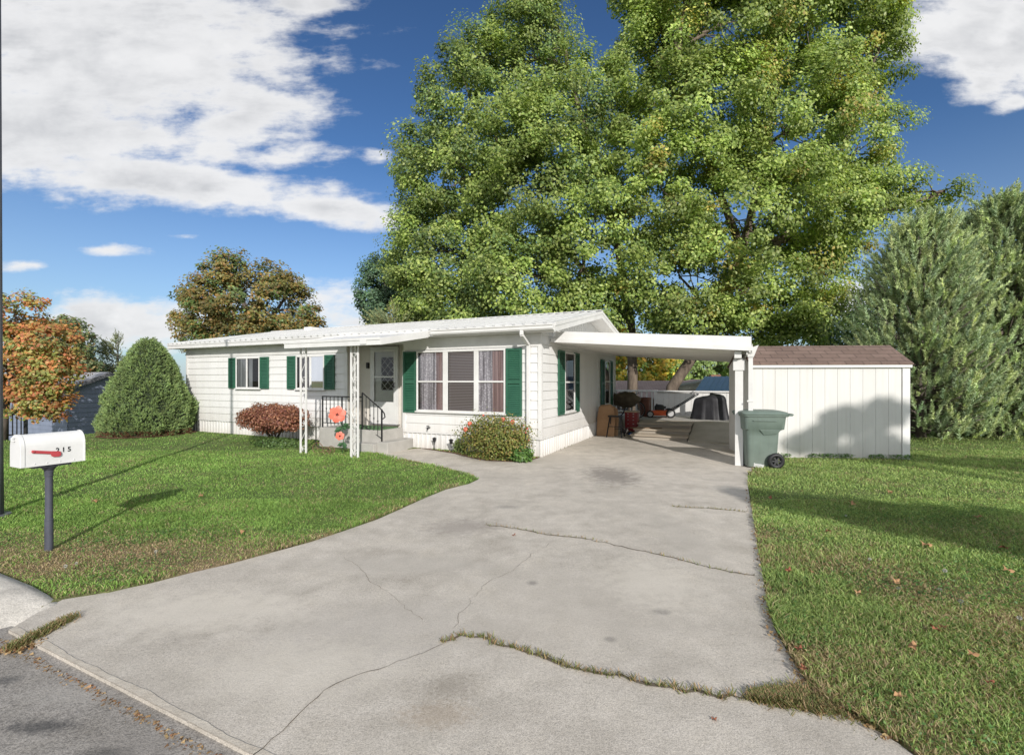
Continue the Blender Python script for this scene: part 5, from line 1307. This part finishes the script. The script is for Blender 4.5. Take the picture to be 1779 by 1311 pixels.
o = leaf_obj('leaf_litter', lt, np.array([0, 0, 1.])+rng.normal(0, .5, (n_, 3)), rng.uniform(.008, .03, n_), pick([(.30, .19, .10), (.38, .27, .15), (.2, .11, .06)], n_, .2, 1.2), M['blade'], None, 'oval')
tag(o, 'brown crumbs of dry leaves scattered along the edges of the driveway', 'leaf litter', kind='stuff')
#
m = MB(); 
def disc_blob(pts, z, name, mat):
    k = len(pts); m = MB(); m.add([(p.x, p.y, z) for p in pts], [tuple(range(k))]); return m
# mulch under the cone shrub and beds
m = MB(); n_ = 40; m.add([(cb.x+1.16*math.cos(t)*(1+.05*math.sin(5*t)), cb.y-.02+1.16*math.sin(t)*(1+.05*math.sin(7*t)), .034) for t in [2*math.pi*i/n_ for i in range(n_)]], [tuple(range(n_))]); tag(m.build('mulch_bed', M['mulch']), kind='structure')
m = MB(); m.add([H(q[0], q[1], .012) for q in ((-3.08, -.0), (-2.6, -.12), (-1.9, -.33), (-1.3, -.66), (-.8, -.84), (-.05, -.66), (.0, .0))], [tuple(range(7))]); tag(m.build('flower_bed', M['mulch']), kind='structure')

# fallen leaves, dandelion heads
LM = [pmat('dry_leaf_tan', (.42, .25, .12), (.30, .16, .08), 30, .8), pmat('dry_leaf_rust', (.30, .11, .055), (.2, .07, .04), 30, .8)]
def leaf_proto(mat):
    m = MB(); k = 16; vs = [(0, 0, .012)]
    for i in range(k):
        t = 2*math.pi*i/k; r = (.052 if i % 3 == 0 else .03 if i % 3 == 1 else .036)*(1.15 if i < 8 else .9)
        vs.append((r*math.cos(t), r*math.sin(t), .012+.02*math.sin(3*t+.6)*r/.05))
    m.add(vs, [(0, i+1, (i+1) % k+1) for i in range(k)]); m.tube([(0, 0, .012), (-.05, -.03, .02)], .002, 4)
    o = m.build('fallen_leaf', mat); return o
protos = [leaf_proto(q) for q in LM]; used = [False, False]
def put_leaf(px, py, k, z, label, group, sc=1.0):
    o = protos[k]
    if used[k]: o = o.copy(); COL.objects.link(o)
    used[k] = True
    p = G(px, py, 0); o.location = (p.x, p.y, z); o.rotation_euler = (random.uniform(-.5, .5), random.uniform(-.5, .5), random.uniform(0, 6.28)); o.scale = (sc*.72,)*3
    if 'group' in o: del o['group']
    tag(o, label, 'leaf', group)
for px, py, sc in ((1608, 955, 1.3), (1556, 1020, 1.0), (1490, 1040, .8), (1640, 1102, .8), (1700, 905, 1.1), (1588, 1136, .8), (1560, 1222, .7), (1410, 1003, .7), (1750, 1000, 1.0), (1545, 860, 1.2), (1480, 880, 1.2), (1690, 1150, .7)):
    put_leaf(px, py, 0, .045, 'dry tan leaf lying on the grass right of the driveway', 'tan leaves on the right lawn', sc)
for px, py, sc in ((1370, 1000, .8), (1388, 1140, .7), (1625, 1105, .8), (1745, 960, 1.0), (1395, 1175, .6), (1440, 930, .8), (1720, 1200, .6), (1338, 870, .8)):
    put_leaf(px, py, 1, .045, 'rust brown leaf lying on the grass right of the driveway', 'rust leaves on the right lawn', sc)
for px, py, sc in ((166, 876, 1.0), (88, 909, .9), (350, 866, 1.0), (420, 930, .8)):
    put_leaf(px, py, 0, .04, 'dry tan leaf lying on the lawn left of the driveway', 'tan leaves on the left lawn', sc)
put_leaf(148, 1190, 0, -.035, 'dry tan leaf lying on the asphalt near the driveway lip', None, .8)
put_leaf(254, 1228, 1, -.035, 'dark rust leaf lying against the driveway lip', None, .6)
put_leaf(893, 930, 1, .004, 'small rust leaf lying on the concrete above the middle crack', None, .6)
put_leaf(1240, 1250, 1, .004, 'small rust leaf on the concrete below the weedy crack', None, .4)
DM = attr_mat('seed_head', .8, .4, .1); DM2 = pmat('seed_fluff', (.50, .49, .43), (.40, .39, .34), 20, .95)
first = None
DAN = [(1560, 1040, 'R'), (1632, 1045, 'R'), (1668, 1068, 'R'), (1772, 1095, 'R'), (1640, 1010, 'R'), (1510, 985, 'R'), (1470, 905, 'R'), (115, 1000, 'L'), (132, 992, 'L'), (270, 975, 'L')]
for px, py, sd2 in DAN:
    g0 = G(px, py, .0)
    lab = 'white dandelion seed head on a thin stem in the '+('right' if sd2 == 'R' else 'left')+' lawn'; gr = 'dandelion heads in the '+('right' if sd2 == 'R' else 'left')+' lawn'
    if first is None:
        first = thing('dandelion', lab, 'dandelion', g0, 0, gr)
        m = MB(); m.tube([(0, 0, 0), (.01, 0, .06), (.006, .004, .115)], .0022, 5); m.build('stem', M['leafmetal'], first)
        m = MB()
        for i in range(70):
            d = Vector((random.gauss(0, 1), random.gauss(0, 1), random.gauss(0, 1))).normalized(); e = d.orthogonal().normalized()*.0035
            c_ = Vector((.006, .004, .12)); m.add([c_+d*.006, c_+d*.02-e, c_+d*.02+e], [(0, 1, 2)])
        m.build('seed_head', DM2, first); t = first
    else:
        t = first.copy(); COL.objects.link(t)
        for c_ in first.children:
            k = c_.copy(); COL.objects.link(k); k.parent = t
        tag(t, lab, 'dandelion', gr)
    t.location = g0; t.rotation_euler = (0, 0, random.random()*6); sc = random.uniform(.5, .8); t.scale = (sc,)*3

# ------------------------------------------------------------------ sky, sun, camera
EL, AZ = math.radians(25), math.atan2(.262, -.965)
W = bpy.data.worlds.new('World'); SC.world = W; W.use_nodes = True
nt = W.node_tree; nt.nodes.clear()
outw = nt.nodes.new('ShaderNodeOutputWorld'); bg = nt.nodes.new('ShaderNodeBackground'); bg.inputs[1].default_value = .14
sky = nt.nodes.new('ShaderNodeTexSky'); sky.sky_type = 'NISHITA'; sky.sun_disc = False; sky.sun_elevation = EL; sky.sun_rotation = AZ
sky.air_density = 1.0; sky.dust_density = .6; sky.ozone_density = 2.5
tc = nt.nodes.new('ShaderNodeTexCoord'); sp = nt.nodes.new('ShaderNodeSeparateXYZ'); nt.links.new(tc.outputs['Generated'], sp.inputs[0])
ay = math_(nt, 'MAXIMUM', math_(nt, 'ABSOLUTE', sp.outputs[1]), .08)
gx = math_(nt, 'DIVIDE', sp.outputs[0], ay); gzz = math_(nt, 'DIVIDE', sp.outputs[2], ay)   # tangent-plane sky coordinates
cmb = nt.nodes.new('ShaderNodeCombineXYZ'); nt.links.new(gx, cmb.inputs[0]); nt.links.new(gzz, cmb.inputs[1])
def wn(vec, sc, det, ro, st=(1, 1, 1), loc=(0, 0, 0)):
    mp = nt.nodes.new('ShaderNodeMapping'); mp.inputs['Scale'].default_value = st; mp.inputs['Location'].default_value = loc; nt.links.new(vec, mp.inputs[0])
    return noise(nt, mp.outputs[0], sc, det, ro)
n1 = wn(cmb.outputs[0], 5.0, 10, .62, (1, 1.5, 1)); n2 = wn(cmb.outputs[0], 2.2, 5, .55, (1, 1.6, 1), (3, 1, 0)); n3 = wn(cmb.outputs[0], 9, 8, .6, (.7, 2.2, 1), (7, 2, 0))
CL = [(180, 90, 420, 200, 0, 1.0), (60, 220, 330, 130, 0, 1.0), (420, 200, 180, 120, -30, .85), (330, 320, 330, 50, 8, .95), (560, 362, 170, 34, 8, .9), (520, 5, 130, 32, 0, .75), (500, 85, 60, 22, 0, .55), (490, 265, 110, 40, 0, .6),
      (1730, 60, 200, 110, 0, 1.05), (1700, 150, 90, 40, 0, .75), (1760, 180, 60, 22, -12, .65), (200, 560, 190, 55, 0, .9), (560, 520, 140, 40, 0, .55), (420, 530, 120, 30, 0, .4), (190, 436, 80, 12, 0, .44), (45, 460, 45, 9, 0, .36), (320, 411, 45, 8, 0, .36), (620, 560, 120, 40, 0, .6), (1490, 520, 80, 50, 0, .7), (660, 275, 30, 16, 0, .38)]
field = None
for px, py, rx, ry, an, wgt in CL:
    x0_, y0_ = (px-889.5)/F, (HZ-py)/F; ca, sa = math.cos(math.radians(an)), math.sin(math.radians(an))
    dx = math_(nt, 'SUBTRACT', gx, x0_); dy = math_(nt, 'SUBTRACT', gzz, y0_)
    if an:
        dx2 = math_(nt, 'ADD', math_(nt, 'MULTIPLY', dx, ca), math_(nt, 'MULTIPLY', dy, -sa)); dy = math_(nt, 'ADD', math_(nt, 'MULTIPLY', dx, sa), math_(nt, 'MULTIPLY', dy, ca)); dx = dx2
    q = math_(nt, 'ADD', math_(nt, 'POWER', math_(nt, 'ABSOLUTE', math_(nt, 'MULTIPLY', dx, F/rx)), 2), math_(nt, 'POWER', math_(nt, 'ABSOLUTE', math_(nt, 'MULTIPLY', dy, F/ry)), 2))
    v = math_(nt, 'MULTIPLY', math_(nt, 'SUBTRACT', 1.25, math_(nt, 'SQRT', q)), wgt)
    field = v if field is None else math_(nt, 'MAXIMUM', field, v)
field = math_(nt, 'MAXIMUM', field, -.6)
mk = math_(nt, 'ADD', field, math_(nt, 'ADD', math_(nt, 'MULTIPLY', math_(nt, 'SUBTRACT', n1, .5), 1.5), math_(nt, 'MULTIPLY', math_(nt, 'SUBTRACT', n3, .5), 1.4)))
mr = nt.nodes.new('ShaderNodeMapRange'); mr.interpolation_type = 'SMOOTHSTEP'; mr.inputs[1].default_value = .16; mr.inputs[2].default_value = .74; nt.links.new(mk, mr.inputs[0])
inner = nt.nodes.new('ShaderNodeMapRange'); inner.interpolation_type = 'SMOOTHSTEP'; inner.inputs[1].default_value = .45; inner.inputs[2].default_value = 1.25; nt.links.new(math_(nt, 'ADD', mk, math_(nt, 'MULTIPLY', math_(nt, 'SUBTRACT', n2, .5), 1.2)), inner.inputs[0])
K = 1/.14
nb_ = wn(tc.outputs['Generated'], 2.4, 8, .6, (1, 1, 1.6), (5, 3, 1))
bk = nt.nodes.new('ShaderNodeMapRange'); bk.interpolation_type = 'SMOOTHSTEP'; bk.inputs[1].default_value = .30; bk.inputs[2].default_value = -.10; nt.links.new(sp.outputs[1], bk.inputs[0])
bn2 = nt.nodes.new('ShaderNodeMapRange'); bn2.interpolation_type = 'SMOOTHSTEP'; bn2.inputs[1].default_value = .36; bn2.inputs[2].default_value = .50; nt.links.new(nb_, bn2.inputs[0])
backm = math_(nt, 'MULTIPLY', bk.outputs[0], bn2.outputs[0])  # unseen bright cloud cover behind the camera, added to lift the shadow fill
n1b = wn(cmb.outputs[0], 5.0, 5, .55, (1, 1.5, 1), (-.02, .075, 0)); n1c = wn(cmb.outputs[0], 5.0, 5, .55, (1, 1.5, 1))
rel = math_(nt, 'ADD', .5, math_(nt, 'MULTIPLY', math_(nt, 'SUBTRACT', n1c, n1b), 2.6), True)
shd = math_(nt, 'MULTIPLY', inner.outputs[0], math_(nt, 'SUBTRACT', 1.25, math_(nt, 'MULTIPLY', rel, 1.25)), True)
ccol = mixc(nt, shd, (.90*K, .90*K, .905*K), (.60*K, .61*K, .63*K))
gm = nt.nodes.new('ShaderNodeGamma'); gm.inputs[1].default_value = 1.25; nt.links.new(mixc(nt, 1.0, sky.outputs[0], (.115, .13, .142), 'MULTIPLY'), gm.inputs[0])
skyc = mixc(nt, 1.0, gm.outputs[0], (.86*K, .90*K, .92*K), 'MULTIPLY')
hz_ = nt.nodes.new('ShaderNodeMapRange'); hz_.inputs[1].default_value = .0; hz_.inputs[2].default_value = .42; hz_.inputs[3].default_value = .75; hz_.inputs[4].default_value = 0; nt.links.new(sp.outputs[2], hz_.inputs[0])
skyc = mixc(nt, math_(nt, 'POWER', hz_.outputs[0], 1.5), skyc, (.50*K, .60*K, .74*K))
fin = mixc(nt, math_(nt, 'MULTIPLY', mr.outputs[0], .96), skyc, ccol)
fin = mixc(nt, backm, fin, (.86*K, .89*K, .94*K))
nt.links.new(fin, bg.inputs[0]); nt.links.new(bg.outputs[0], outw.inputs[0])

sl = bpy.data.lights.new('sun', 'SUN'); sl.energy = 4.3; sl.angle = math.radians(.53); sl.color = (1, .955, .90)
so2 = bpy.data.objects.new('sun', sl); COL.objects.link(so2)
ldir = Vector((-.262*math.cos(EL), .965*math.cos(EL), -math.sin(EL)))
so2.rotation_euler = ldir.to_track_quat('-Z', 'Y').to_euler(); so2.location = (5, -20, 15)

cam = bpy.data.cameras.new('camera'); co_ = bpy.data.objects.new('camera', cam); COL.objects.link(co_)
cam.sensor_width = 36; cam.lens = F/1779*36; cam.shift_y = (HZ-655.5)/1779; cam.clip_end = 3000; cam.clip_start = .05
co_.location = (0, 0, CH); co_.rotation_euler = (math.pi/2, 0, 0)
SC.camera = co_
SC.view_settings.view_transform = 'Standard'; SC.view_settings.look = 'None'; SC.view_settings.exposure = 0; SC.view_settings.gamma = 1
